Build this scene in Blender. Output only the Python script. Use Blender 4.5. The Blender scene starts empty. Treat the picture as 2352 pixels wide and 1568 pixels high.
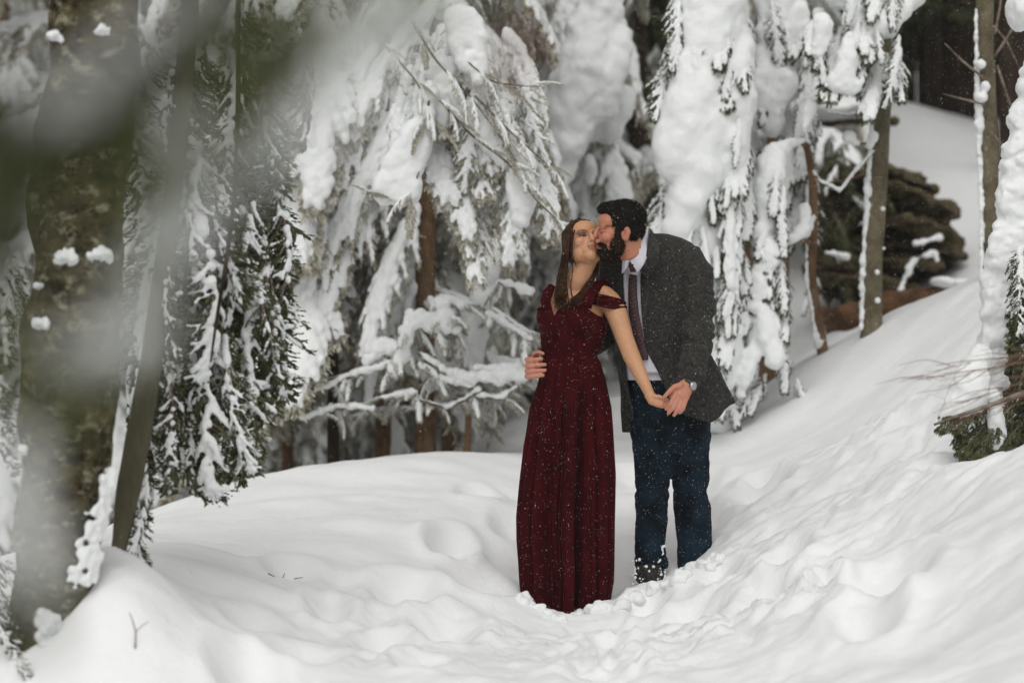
import bpy, bmesh, math, random
import numpy as np
from mathutils import Vector, Matrix, Quaternion

random.seed(7); np.random.seed(7)
RNG = np.random.RandomState(11)
S = bpy.context.scene
COL = S.collection
R = math.radians

# ------------------------------------------------------------------ camera, sky, sun, exposure
H = 1.25                      # camera height above the snow at the couple's feet
LENS = 85.0
K = 36.0 / LENS / 2352.0
FOCUS = 11.3
cam_d = bpy.data.cameras.new('camera'); cam = bpy.data.objects.new('camera', cam_d); COL.objects.link(cam)
cam.location = (0, 0, H); cam.rotation_euler = (R(90), 0, 0)
cam_d.lens = LENS; cam_d.sensor_width = 36; cam_d.clip_start = 0.05; cam_d.clip_end = 400
cam_d.dof.use_dof = True; cam_d.dof.focus_distance = FOCUS; cam_d.dof.aperture_fstop = 1.5
cam_d.dof.aperture_blades = 0
S.camera = cam
SUN_EL, SUN_ROT = 50, 188
w = bpy.data.worlds.new("World"); S.world = w; w.use_nodes = True
nt = w.node_tree; nt.nodes.clear()
sky = nt.nodes.new('ShaderNodeTexSky'); sky.sky_type = 'NISHITA'; sky.sun_disc = False
sky.sun_elevation = R(SUN_EL); sky.sun_rotation = R(SUN_ROT); sky.dust_density = 3.0; sky.air_density = 1.2
hs = nt.nodes.new('ShaderNodeHueSaturation'); hs.inputs['Saturation'].default_value = 0.04
tint = nt.nodes.new('ShaderNodeMixRGB'); tint.blend_type = 'MULTIPLY'; tint.inputs[0].default_value = 1; tint.inputs[2].default_value = (1, .98, .945, 1)   # overcast: grey, faintly warm under the canopy
bg = nt.nodes.new('ShaderNodeBackground'); bg.inputs['Strength'].default_value = 0.15
wo = nt.nodes.new('ShaderNodeOutputWorld')
nt.links.new(sky.outputs[0], hs.inputs['Color']); nt.links.new(hs.outputs[0], tint.inputs[1]); nt.links.new(tint.outputs[0], bg.inputs[0]); nt.links.new(bg.outputs[0], wo.inputs[0])
sl = bpy.data.lights.new('sun', 'SUN'); sl.energy = 0.95; sl.angle = R(85); sl.color = (1, .995, .985)
so = bpy.data.objects.new('sun', sl); COL.objects.link(so)
az = R(SUN_ROT)
sd = Vector((math.sin(az) * math.cos(R(SUN_EL)), math.cos(az) * math.cos(R(SUN_EL)), math.sin(R(SUN_EL))))
so.rotation_euler = sd.to_track_quat('Z', 'Y').to_euler(); so.location = (0, 0, 20)
S.view_settings.view_transform = 'Standard'; S.view_settings.look = 'None'
S.view_settings.gamma = 1; S.view_settings.exposure = -0.31; S.view_settings.use_curve_mapping = False
S.render.engine = 'CYCLES'
S.cycles.use_denoising = True
S.cycles.max_bounces = 7; S.cycles.diffuse_bounces = 5; S.cycles.transparent_max_bounces = 6
S.cycles.volume_bounces = 1; S.cycles.caustics_reflective = False; S.cycles.caustics_refractive = False

# ------------------------------------------------------------------ helpers
def P(px, py, Y):
    return np.array([(px - 1176) * K * Y, Y, H + (784 - py) * K * Y])
def PV(px, py, Y): return Vector(P(px, py, Y))
def pm(px_w, Y): return px_w * K * Y          # pixels -> metres at a distance

def hsh(ix, iy, iz, seed):
    n = (ix * 374761393 + iy * 668265263 + iz * 2147483647 + seed * 1274126177) & 0xFFFFFFFF
    n = ((n ^ (n >> 13)) * 1274126177) & 0xFFFFFFFF
    n = (n ^ (n >> 16)) & 0xFFFFFFFF
    return n.astype(np.float64) / 4294967295.0 * 2 - 1
def noise3(p, seed=0):
    p = np.asarray(p, dtype=np.float64)
    i = np.floor(p).astype(np.int64); f = p - i; f = f * f * f * (f * (f * 6 - 15) + 10)
    r = 0
    for dx in (0, 1):
        wx = f[..., 0] if dx else 1 - f[..., 0]
        for dy in (0, 1):
            wy = f[..., 1] if dy else 1 - f[..., 1]
            for dz in (0, 1):
                wz = f[..., 2] if dz else 1 - f[..., 2]
                r = r + wx * wy * wz * hsh(i[..., 0] + dx, i[..., 1] + dy, i[..., 2] + dz, seed)
    return r
def fbm(p, seed=0, o=4, g=.5):
    r = 0; a = 1; p = np.asarray(p, dtype=float)
    for k in range(o):
        r = r + a * noise3(p * (2.03 ** k) + 17.3 * k, seed + k); a *= g
    return r
def worley(x, y, s, seed):
    """cell value and distance to the cell's edge: broken clods of snow"""
    x = x / s; y = y / s; ix = np.floor(x).astype(np.int64); iy = np.floor(y).astype(np.int64)
    d1 = np.full(x.shape, 9.); d2 = np.full(x.shape, 9.); v = np.zeros(x.shape)
    for a in (-1, 0, 1):
        for b in (-1, 0, 1):
            cx, cy = ix + a, iy + b; z = cx * 0
            px_ = cx + .5 + .42 * hsh(cx, cy, z, seed); py_ = cy + .5 + .42 * hsh(cx, cy, z, seed + 1); d = np.hypot(x - px_, y - py_); vv = hsh(cx, cy, z, seed + 2)
            n = d < d1; d2 = np.where(n, d1, np.minimum(d2, d)); v = np.where(n, vv, v); d1 = np.where(n, d, d1)
    return v, d2 - d1
def sstep(a, b, x):
    t = np.clip((np.asarray(x, dtype=float) - a) / (b - a), 0, 1); return t * t * (3 - 2 * t)

_sph = {}
def sphere(nu=10, nv=7):
    if (nu, nv) not in _sph:
        v = [(0, 0, 1)]
        for j in range(1, nv):
            ph = math.pi * j / nv
            for i in range(nu):
                th = 2 * math.pi * i / nu
                v.append((math.sin(ph) * math.cos(th), math.sin(ph) * math.sin(th), math.cos(ph)))
        v.append((0, 0, -1)); f = []
        for i in range(nu): f.append((0, 1 + i, 1 + (i + 1) % nu))
        for j in range(nv - 2):
            for i in range(nu):
                a = 1 + j * nu; f.append((a + i, a + nu + i, a + nu + (i + 1) % nu, a + (i + 1) % nu))
        l = len(v) - 1; a = 1 + (nv - 2) * nu
        for i in range(nu): f.append((a + (i + 1) % nu, a + i, l))
        _sph[(nu, nv)] = (np.array(v), f)
    return _sph[(nu, nv)]

class MB:
    def __init__(s): s.v = []; s.f = []; s.n = 0
    def add(s, v, f):
        v = np.asarray(v, dtype=float); n = s.n
        s.v.append(v); s.f.extend([tuple(i + n for i in q) for q in f]); s.n += len(v)
    def ell(s, c, r, M=None, nu=10, nv=7):
        v, f = sphere(nu, nv)
        if np.isscalar(r): r = (r, r, r)
        v = v * np.array(r)
        if M is not None: v = v @ np.array(M).T
        s.add(v + np.asarray(c, dtype=float), f)
    def tube(s, pts, rad, n=10, flat=None, up=(0, 0, 1), cap=True):
        """closed tube along pts; rad scalar list or (a,b) pairs: a sideways, b along 'up'-ish"""
        pts = np.asarray(pts, dtype=float); m = len(pts)
        rad = [(r, r) if np.isscalar(r) else r for r in rad]
        t = np.gradient(pts, axis=0); t /= np.linalg.norm(t, axis=1)[:, None] + 1e-12
        up = np.asarray(up, dtype=float)
        if abs(np.dot(up, t[0])) > .95: up = np.array([0, 1., 0]) if abs(t[0][1]) < .9 else np.array([1., 0, 0])
        a = np.linspace(0, 2 * math.pi, n, endpoint=False); V = []
        for k in range(m):
            b = up - t[k] * np.dot(up, t[k]); b /= np.linalg.norm(b) + 1e-12
            c = np.cross(t[k], b)
            V.append(pts[k] + np.outer(np.cos(a), c) * rad[k][0] + np.outer(np.sin(a), b) * rad[k][1])
            up = b
        V = np.concatenate(V); F = []
        for k in range(m - 1):
            for i in range(n):
                j = (i + 1) % n; F.append((k * n + i, k * n + j, (k + 1) * n + j, (k + 1) * n + i))
        if cap:
            F.append(tuple(range(n))[::-1]); F.append(tuple(range((m - 1) * n, m * n)))
        s.add(V, F)
    def grid(s, G, closed_u=False, flip=False):
        m, n = G.shape[:2]; F = []
        for k in range(m - 1):
            for i in range(n if closed_u else n - 1):
                j = (i + 1) % n; q = (k * n + i, k * n + j, (k + 1) * n + j, (k + 1) * n + i)
                F.append(q[::-1] if flip else q)
        s.add(G.reshape(-1, 3), F)
    def mesh(s, name):
        V = np.concatenate(s.v) if s.v else np.zeros((0, 3))
        return mk(name, V, s.f)

def mk(name, V, F):
    me = bpy.data.meshes.new(name); me.from_pydata(np.asarray(V).tolist(), [], F); me.update(); return me

def verts(me):
    a = np.empty(len(me.vertices) * 3); me.vertices.foreach_get('co', a); return a.reshape(-1, 3)
def norms(me):
    a = np.empty(len(me.vertices) * 3, dtype=np.float32); me.vertex_normals.foreach_get('vector', a); return a.reshape(-1, 3).astype(float)
def setv(me, V): me.vertices.foreach_set('co', np.asarray(V, dtype=np.float32).ravel()); me.update()
def smooth(me): me.polygons.foreach_set('use_smooth', [True] * len(me.polygons)); me.update(); return me

def remesh(me, voxel, sm=3, fac=.5):
    o = bpy.data.objects.new('tmp', me); COL.objects.link(o)
    m = o.modifiers.new('r', 'REMESH'); m.mode = 'VOXEL'; m.voxel_size = voxel
    if sm:
        m2 = o.modifiers.new('s', 'SMOOTH'); m2.iterations = sm; m2.factor = fac
    dg = bpy.context.evaluated_depsgraph_get(); dg.update()
    r = bpy.data.meshes.new_from_object(o.evaluated_get(dg))
    bpy.data.objects.remove(o); r.name = me.name; bpy.data.meshes.remove(me)
    return smooth(r)
def lump(me, amp, scale, seed=0, o=3):
    V = verts(me); N = norms(me); d = fbm(V / scale, seed, o) * amp
    setv(me, V + N * d[:, None]); return me

def obj(name, me, mat, parent=None, loc=None):
    o = bpy.data.objects.new(name, me); COL.objects.link(o)
    if mat is not None:
        me.materials.clear(); me.materials.append(mat)
    if parent is not None: o.parent = parent
    if loc is not None: o.location = loc
    return o
def tag(o, label=None, cat=None, group=None, kind=None):
    if label: o['label'] = label
    if cat: o['category'] = cat
    if group: o['group'] = group
    if kind: o['kind'] = kind
    return o
def empty(name, loc, label=None, cat=None, group=None):
    o = bpy.data.objects.new(name, None); COL.objects.link(o); o.location = loc; o.empty_display_size = .1
    bpy.context.view_layer.update()
    return tag(o, label, cat, group)
def wobj(name, me, mat, parent):
    """mesh given in world coordinates, put under a parent Empty/thing at parent's location"""
    pl = np.array(parent.matrix_world.translation) if parent else np.zeros(3)
    p = parent
    V = verts(me) - pl; setv(me, V)
    return obj(name, me, mat, parent)

# ------------------------------------------------------------------ materials
def mat(name, col, rough=.8, spec=.3, c2=None, scale=8, bump=0, bscale=40, stretch=None, sheen=0, c3=None, c3scale=3, c3cut=(.5, .6), detail=5, metal=0):
    m = bpy.data.materials.new(name); m.use_nodes = True; n = m.node_tree; b = n.nodes['Principled BSDF']
    b.inputs['Roughness'].default_value = rough; b.inputs['Specular IOR Level'].default_value = spec
    b.inputs['Metallic'].default_value = metal
    if sheen: b.inputs['Sheen Weight'].default_value = sheen; b.inputs['Sheen Roughness'].default_value = .4
    b.inputs['Base Color'].default_value = (*col, 1)
    tc = n.nodes.new('ShaderNodeTexCoord'); mp = n.nodes.new('ShaderNodeMapping'); n.links.new(tc.outputs['Object'], mp.inputs[0])
    if stretch: mp.inputs['Scale'].default_value = stretch
    src = None
    if c2:
        t = n.nodes.new('ShaderNodeTexNoise'); t.inputs['Scale'].default_value = scale; t.inputs['Detail'].default_value = detail; t.inputs['Roughness'].default_value = .65
        n.links.new(mp.outputs[0], t.inputs['Vector'])
        r = n.nodes.new('ShaderNodeValToRGB'); r.color_ramp.elements[0].position = .38; r.color_ramp.elements[1].position = .62
        r.color_ramp.elements[0].color = (*col, 1); r.color_ramp.elements[1].color = (*c2, 1)
        n.links.new(t.outputs[0], r.inputs[0]); src = r.outputs[0]
        if c3:
            t2 = n.nodes.new('ShaderNodeTexNoise'); t2.inputs['Scale'].default_value = c3scale; t2.inputs['Detail'].default_value = 7; t2.inputs['Roughness'].default_value = .7
            n.links.new(mp.outputs[0], t2.inputs['Vector'])
            r2 = n.nodes.new('ShaderNodeValToRGB'); r2.color_ramp.elements[0].position = c3cut[0]; r2.color_ramp.elements[1].position = c3cut[1]
            n.links.new(t2.outputs[0], r2.inputs[0])
            mx = n.nodes.new('ShaderNodeMixRGB'); mx.inputs[2].default_value = (*c3, 1)
            n.links.new(r2.outputs[0], mx.inputs[0]); n.links.new(src, mx.inputs[1]); src = mx.outputs[0]
        n.links.new(src, b.inputs['Base Color'])
    if bump:
        t3 = n.nodes.new('ShaderNodeTexNoise'); t3.inputs['Scale'].default_value = bscale; t3.inputs['Detail'].default_value = 6; t3.inputs['Roughness'].default_value = .6
        n.links.new(mp.outputs[0], t3.inputs['Vector'])
        bp = n.nodes.new('ShaderNodeBump'); bp.inputs['Strength'].default_value = bump; bp.inputs['Distance'].default_value = .02
        n.links.new(t3.outputs[0], bp.inputs['Height']); n.links.new(bp.outputs[0], b.inputs['Normal'])
    return m
def attr_mat(name, rough, spec, sss=0, sheen=0):
    m = bpy.data.materials.new(name); m.use_nodes = True; n = m.node_tree; b = n.nodes['Principled BSDF']
    a = n.nodes.new('ShaderNodeAttribute'); a.attribute_name = 'Col'
    t = n.nodes.new('ShaderNodeTexNoise'); t.inputs['Scale'].default_value = 60; t.inputs['Detail'].default_value = 4
    mx = n.nodes.new('ShaderNodeMixRGB'); mx.blend_type = 'MULTIPLY'; mx.inputs[0].default_value = .22
    n.links.new(a.outputs['Color'], mx.inputs[1]); n.links.new(t.outputs['Color'], mx.inputs[2])
    n.links.new(mx.outputs[0], b.inputs['Base Color'])
    b.inputs['Roughness'].default_value = rough; b.inputs['Specular IOR Level'].default_value = spec
    if sss:
        b.inputs['Subsurface Weight'].default_value = sss; b.inputs['Subsurface Radius'].default_value = (.012, .004, .002); b.inputs['Subsurface Scale'].default_value = 1
    return m
M = {}
M['snow'] = mat('snow', (.79, .81, .81), .75, .12, bump=.25, bscale=30)
M['ground'] = mat('snow_ground', (.80, .81, .82), .75, .15, c2=(.83, .84, .85), scale=3, bump=.35, bscale=18, detail=8)
M['green'] = mat('conifer_green', (.034, .040, .016), .7, .12, c2=(.13, .14, .07), scale=9)
M['green_pale'] = mat('frosted_green', (.25, .225, .15), .8, .12, c2=(.68, .66, .59), scale=16)
M['twig'] = mat('twig_brown', (.09, .062, .042), .8, .2, c2=(.26, .22, .18), scale=14)
M['redtwig'] = mat('twig_red', (.20, .095, .07), .7, .2, c2=(.12, .06, .045), scale=20)
M['bark_moss'] = mat('bark_moss', (.018, .015, .009), .95, .05, c2=(.115, .098, .05), scale=11, bump=1.6, bscale=34, stretch=(1, 1, 1.5), c3=(.34, .32, .22), c3scale=14, c3cut=(.53, .66), detail=10)
M['bark_olive'] = mat('bark_olive', (.055, .052, .030), .85, .15, c2=(.10, .092, .055), scale=7, bump=.5, bscale=30, stretch=(1, 1, .4), c3=(.22, .2, .15), c3scale=18, c3cut=(.6, .7))
M['bark_grey'] = mat('bark_grey', (.085, .072, .045), .85, .15, c2=(.17, .145, .095), scale=10, bump=.6, bscale=40, stretch=(1, 1, .8), c3=(.42, .41, .36), c3scale=9, c3cut=(.62, .68))
M['bark_brown'] = mat('bark_brown', (.11, .062, .034), .85, .15, c2=(.21, .13, .075), scale=10, bump=.6, bscale=40, stretch=(1, 1, .5))
M['bark_dark'] = mat('bark_dark', (.022, .015, .011), .9, .1, c2=(.05, .034, .024), scale=8, bump=.6, bscale=30, stretch=(1, 1, .4))
M['rock'] = mat('rock_moss', (.022, .017, .011), .9, .1, c2=(.13, .10, .06), scale=6, bump=1, bscale=18, stretch=(1, 1, 3.5), c3=(.085, .075, .03), c3scale=4, c3cut=(.52, .60))
M['log'] = mat('log_brown', (.06, .035, .02), .9, .1, c2=(.16, .085, .045), scale=8, bump=1, bscale=25)

# ------------------------------------------------------------------ the snow ground
CP = []
def cp(px, py, Y): CP.append(tuple(P(px, py, Y)))
def cz(x, y, z): CP.append((x, y, z))
# foreground
for a in [(60, 1568, 8.7), (200, 1568, 8.6), (500, 1568, 8.8), (900, 1568, 9.1), (1300, 1568, 9.2), (1700, 1568, 8.9), (2000, 1568, 8.2), (2352, 1568, 7.4),
          (100, 1540, 8.75), (195, 1395, 8.8), (235, 1335, 8.95), (300, 1290, 9.2), (330, 1300, 9.4), (400, 1330, 9.7), (470, 1420, 9.5), (700, 1450, 9.9), (1000, 1450, 10.3),
          (1300, 1398, 11.15), (1200, 1356, 11.3), (1215, 1362, 11.1), (1400, 1372, 11.2), (1300, 1480, 10.3), (1490, 1348, 11.5), (1595, 1305, 11.5), (1560, 1440, 10.6),
          (1640, 1268, 11.5), (1750, 1168, 11.8), (1850, 1085, 12.0), (1960, 1000, 12.1), (2080, 930, 12.2), (2200, 870, 12.2),
          (1750, 1350, 10.4), (2000, 1300, 10.2), (2000, 1130, 11.1), (2150, 1060, 10.9), (2250, 1075, 10.4), (2352, 1060, 10.0), (2280, 1085, 10.9), (2360, 1080, 10.8), (2250, 900, 12.4), (2352, 1300, 8.5), (2200, 1450, 8.5), (1900, 1450, 9.0),
          # left mound
          (350, 1212, 11.8), (400, 1170, 12.6), (480, 1120, 13.0), (580, 1085, 13.3), (740, 1058, 13.6), (900, 1046, 13.8), (1050, 1050, 13.8), (1160, 1068, 13.6),
          (400, 1240, 10.8), (600, 1200, 11.6), (900, 1180, 11.9), (900, 1310, 11.0), (600, 1310, 10.6), (1150, 1200, 12.2),
          # between / behind
          (1430, 1180, 12.8), (1430, 1060, 14.2), (1430, 960, 16), (1430, 870, 18.5), (1250, 960, 16), (1120, 1000, 17), (1200, 940, 18), (1050, 1040, 17),
          (1700, 1090, 13), (1700, 1000, 14.2), (1660, 960, 15.0), (1700, 932, 15.4), (1800, 852, 15.4), (1890, 798, 15.3), (1985, 752, 15.0), (2080, 712, 14.8), (2150, 690, 14.6), (2250, 648, 14.1), (2352, 600, 13.6),
          (1900, 950, 13.6), (2100, 820, 13.5), (2300, 760, 12.6),
          (1750, 870, 18), (1850, 760, 18.5), (1950, 765, 17.0), (2080, 725, 16.8), (2200, 690, 16.6), (1850, 640, 22), (1650, 900, 18.5),
          (2050, 235, 25), (2150, 290, 24.5), (2240, 335, 24), (2330, 390, 23.5), (2240, 560, 19), (2160, 500, 20.5), (2230, 640, 17.5), (2120, 400, 22.5)]: cp(*a)
cz(-3.2, 14, -.4); cz(-3, 17, -.9); cz(-1, 17.5, .0); cz(0, 20, .5); cz(-3, 22, -.8); cz(-1, 24, .6); cz(1.5, 25, 2.2)
for x in (-8, -4, 0, 4, 8): cz(x, -1, -.4 + .03 * x); 
for x, z in ((-6, -.6), (-2.5, -.3), (0, -.25), (2.5, .1), (6, 1.0)): cz(x, 4, z)
for y in (8, 12, 16, 22): cz(-8, y, -1.0); cz(8, y, 2.2 + y * .1)
for x, z, z2 in ((-14, .4, 5.2), (-7, 2, 6.6), (0, 3.4, 7), (3.5, 3.3, 5), (7, 3.2, 4.2), (14, 4, 5)): cz(x, 34, z); cz(x, 55, z2)
for y in (5, 25, 55): cz(-30, y, -1 + y * .1); cz(30, y, 6 + .12 * y)
CP = np.array(CP)
def _phi(a, b):
    return np.sqrt(((a[:, None, :] - b[None, :, :]) ** 2).sum(-1) + .30 ** 2)
def _warp(x, y):
    return np.stack([x, np.where(y > 16, 16 + (y - 16) * .6, y)], -1)
_cx = _warp(CP[:, 0], CP[:, 1]); _n = len(CP)
_A = np.zeros((_n + 3, _n + 3)); _A[:_n, :_n] = _phi(_cx, _cx) - np.eye(_n) * .01
_A[:_n, _n] = 1; _A[:_n, _n + 1:] = _cx; _A[_n, :_n] = 1; _A[_n + 1:, :_n] = _cx.T
_w = np.linalg.solve(_A, np.concatenate([CP[:, 2], np.zeros(3)]))
def ground_base(x, y):
    x = np.atleast_1d(np.asarray(x, float)).ravel(); y = np.atleast_1d(np.asarray(y, float)).ravel(); out = np.empty(len(x))
    for k in range(0, len(x), 20000):
        q = _warp(x[k:k + 20000], y[k:k + 20000])
        out[k:k + 20000] = _phi(q, _cx) @ _w[:_n] + _w[_n] + q @ _w[_n + 1:]
    return out
FOOT = []
for (a, b, Ya, Yb, n) in ((1560, 1430, 11.0, 9.2, 5), (1700, 2050, 11.0, 9.0, 7), (700, 620, 10.8, 8.9, 5), (1150, 880, 12.6, 9.4, 8), (1500, 1780, 13.6, 12.2, 5)):
    for k in range(n):
        t = k / (n - 1); Y = Ya + (Yb - Ya) * t; x = ((a + (b - a) * t) - 1176) * K * Y + (.11 if k % 2 else -.11) + RNG.uniform(-.05, .05)
        FOOT.append((x, Y, RNG.uniform(.07, .12), RNG.uniform(.06, .12)))
def ground_z(x, y, detail=True):
    x = np.atleast_1d(np.asarray(x, float)).ravel(); y = np.atleast_1d(np.asarray(y, float)).ravel()
    z = ground_base(x, y)
    if detail:
        p = np.stack([x, y, x * 0], -1)
        pxs = x / (K * np.maximum(y, 1)) + 1176
        # trampled zone: the bank to the right and the ground in front of the couple
        zone = sstep(1120, 1420, pxs) * (1 - sstep(12.0, 12.6, y)) * sstep(7, 9, y + 1)
        zone = np.maximum(zone, .45 * sstep(500, 900, pxs) * (1 - sstep(10.4, 11.4, y)))
        zone = np.maximum(zone, .7 * (1 - sstep(150, 420, pxs)) * (1 - sstep(9.5, 10, y)))
        zone = zone * (1 - .4 * sstep(1900, 2300, pxs) * (1 - sstep(9.5, 10.5, y)))
        zone = zone * (.30 + .70 * sstep(-.25, .35, noise3(p * np.array([.9, .9, 1]) + 4.2, 27)))
        wv = np.stack([fbm(p * 2.1, 5, 3), fbm(p * 2.1 + 9, 6, 3), x * 0], -1) * .28
        b1 = np.abs(noise3((p + wv) * 1.9, 21)); b2 = np.abs(noise3((p + wv) * 4.3, 22)); b3 = np.abs(noise3((p + wv * .5) * 9.5, 23)); b4 = np.abs(noise3(p * 21, 24))
        b5 = np.abs(noise3(p * 38, 25)); b6 = np.maximum(0, noise3((p + wv * .3) * 6.5, 26)) ** .6
        z = z + zone * (b1 * .07 + b2 * .055 + b3 * .042 + b4 * .026 + b5 * .012 + b6 * .025 - .055)
        cm = zone * sstep(-.1, .3, noise3(p * np.array([1.3, 1.3, 1]) + 8.8, 28)); wx, wy = x + wv[:, 0] * .35, y + wv[:, 1] * .35
        v1, e1 = worley(wx, wy, .26, 61); v2, e2 = worley(wx, wy, .11, 71)
        z = z + cm * (.050 * (v1 * .5 + .5) * sstep(.0, .22, e1) + .026 * (v2 * .5 + .5) * sstep(0, .3, e2) - .03)
        z = z + .03 * fbm(p * .9, 3, 3) * (1 - sstep(16, 20, y) * .0) + (1 - zone) * (.006 * fbm(p * 5, 8, 4) + .028 * fbm(p * np.array([1.5, 3.0, 1]), 31, 2) * (1 - sstep(13, 14, y)))
        for (fx, fy, r, d) in FOOT:
            q = ((x - fx) / r) ** 2 + ((y - fy) / (r * 1.7)) ** 2
            z = z - d * np.exp(-q) + d * .35 * np.exp(-((np.sqrt(q) - 1.7) / .5) ** 2)
    return z
def gz(x, y): return float(ground_z(x, y)[0])
def axis(fine_a, fine_b, step, lo, hi, g=1.09):
    a = list(np.arange(fine_a, fine_b, step)); s = step; v = fine_b
    while v < hi: a.append(v); s *= g; v += s
    a.append(hi); s = step; v = fine_a
    while v > lo: s *= g; v -= s; a.insert(0, v)
    return np.array(a)
gx = axis(-3.4, 3.6, .021, -50, 50); gy = axis(7.6, 15.6, .021, -20, 100, 1.06)
GX, GY = np.meshgrid(gx, gy)
GZ = ground_z(GX.ravel(), GY.ravel()).reshape(GX.shape)
# level off far away so it reaches the horizon as plain rolling ground
GZ = np.clip(GZ, -6, 9)
nx, ny = len(gx), len(gy)
Vg = np.stack([GX, GY, GZ], -1).reshape(-1, 3)
ii = np.arange((ny - 1) * (nx - 1)); r_, c_ = ii // (nx - 1), ii % (nx - 1)
a0 = r_ * nx + c_; Fg = np.stack([a0, a0 + 1, a0 + nx + 1, a0 + nx], -1)
gm = bpy.data.meshes.new('snow_ground'); gm.vertices.add(len(Vg)); gm.vertices.foreach_set('co', Vg.astype(np.float32).ravel())
gm.loops.add(len(Fg) * 4); gm.loops.foreach_set('vertex_index', Fg.astype(np.int32).ravel())
gm.polygons.add(len(Fg)); gm.polygons.foreach_set('loop_start', np.arange(0, len(Fg) * 4, 4, dtype=np.int32)); gm.polygons.foreach_set('loop_total', np.full(len(Fg), 4, dtype=np.int32))
gm.update(); gm.validate(); smooth(gm)
g = obj('snow_ground', gm, M['ground']); g['kind'] = 'structure'

# ------------------------------------------------------------------ snow-filled air
HZ = 0.0006
hb_ = MB(); x0, x1, y0, y1, z0, z1 = -55, 55, -25, 106, -8, 19.5
hb_.add([(x0, y0, z0), (x1, y0, z0), (x1, y1, z0), (x0, y1, z0), (x0, y0, z1), (x1, y0, z1), (x1, y1, z1), (x0, y1, z1)], [(3, 2, 1, 0), (4, 5, 6, 7), (0, 1, 5, 4), (1, 2, 6, 5), (2, 3, 7, 6), (3, 0, 4, 7)])
hm_ = bpy.data.materials.new('haze'); hm_.use_nodes = True; hn = hm_.node_tree; hn.nodes.clear()
pv = hn.nodes.new('ShaderNodeVolumePrincipled'); pv.inputs['Density'].default_value = HZ; pv.inputs['Color'].default_value = (.97, .955, .91, 1)
ho = hn.nodes.new('ShaderNodeOutputMaterial'); hn.links.new(pv.outputs[0], ho.inputs['Volume'])
hz = obj('haze', hb_.mesh('haze'), hm_); hz['kind'] = 'stuff'

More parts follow.
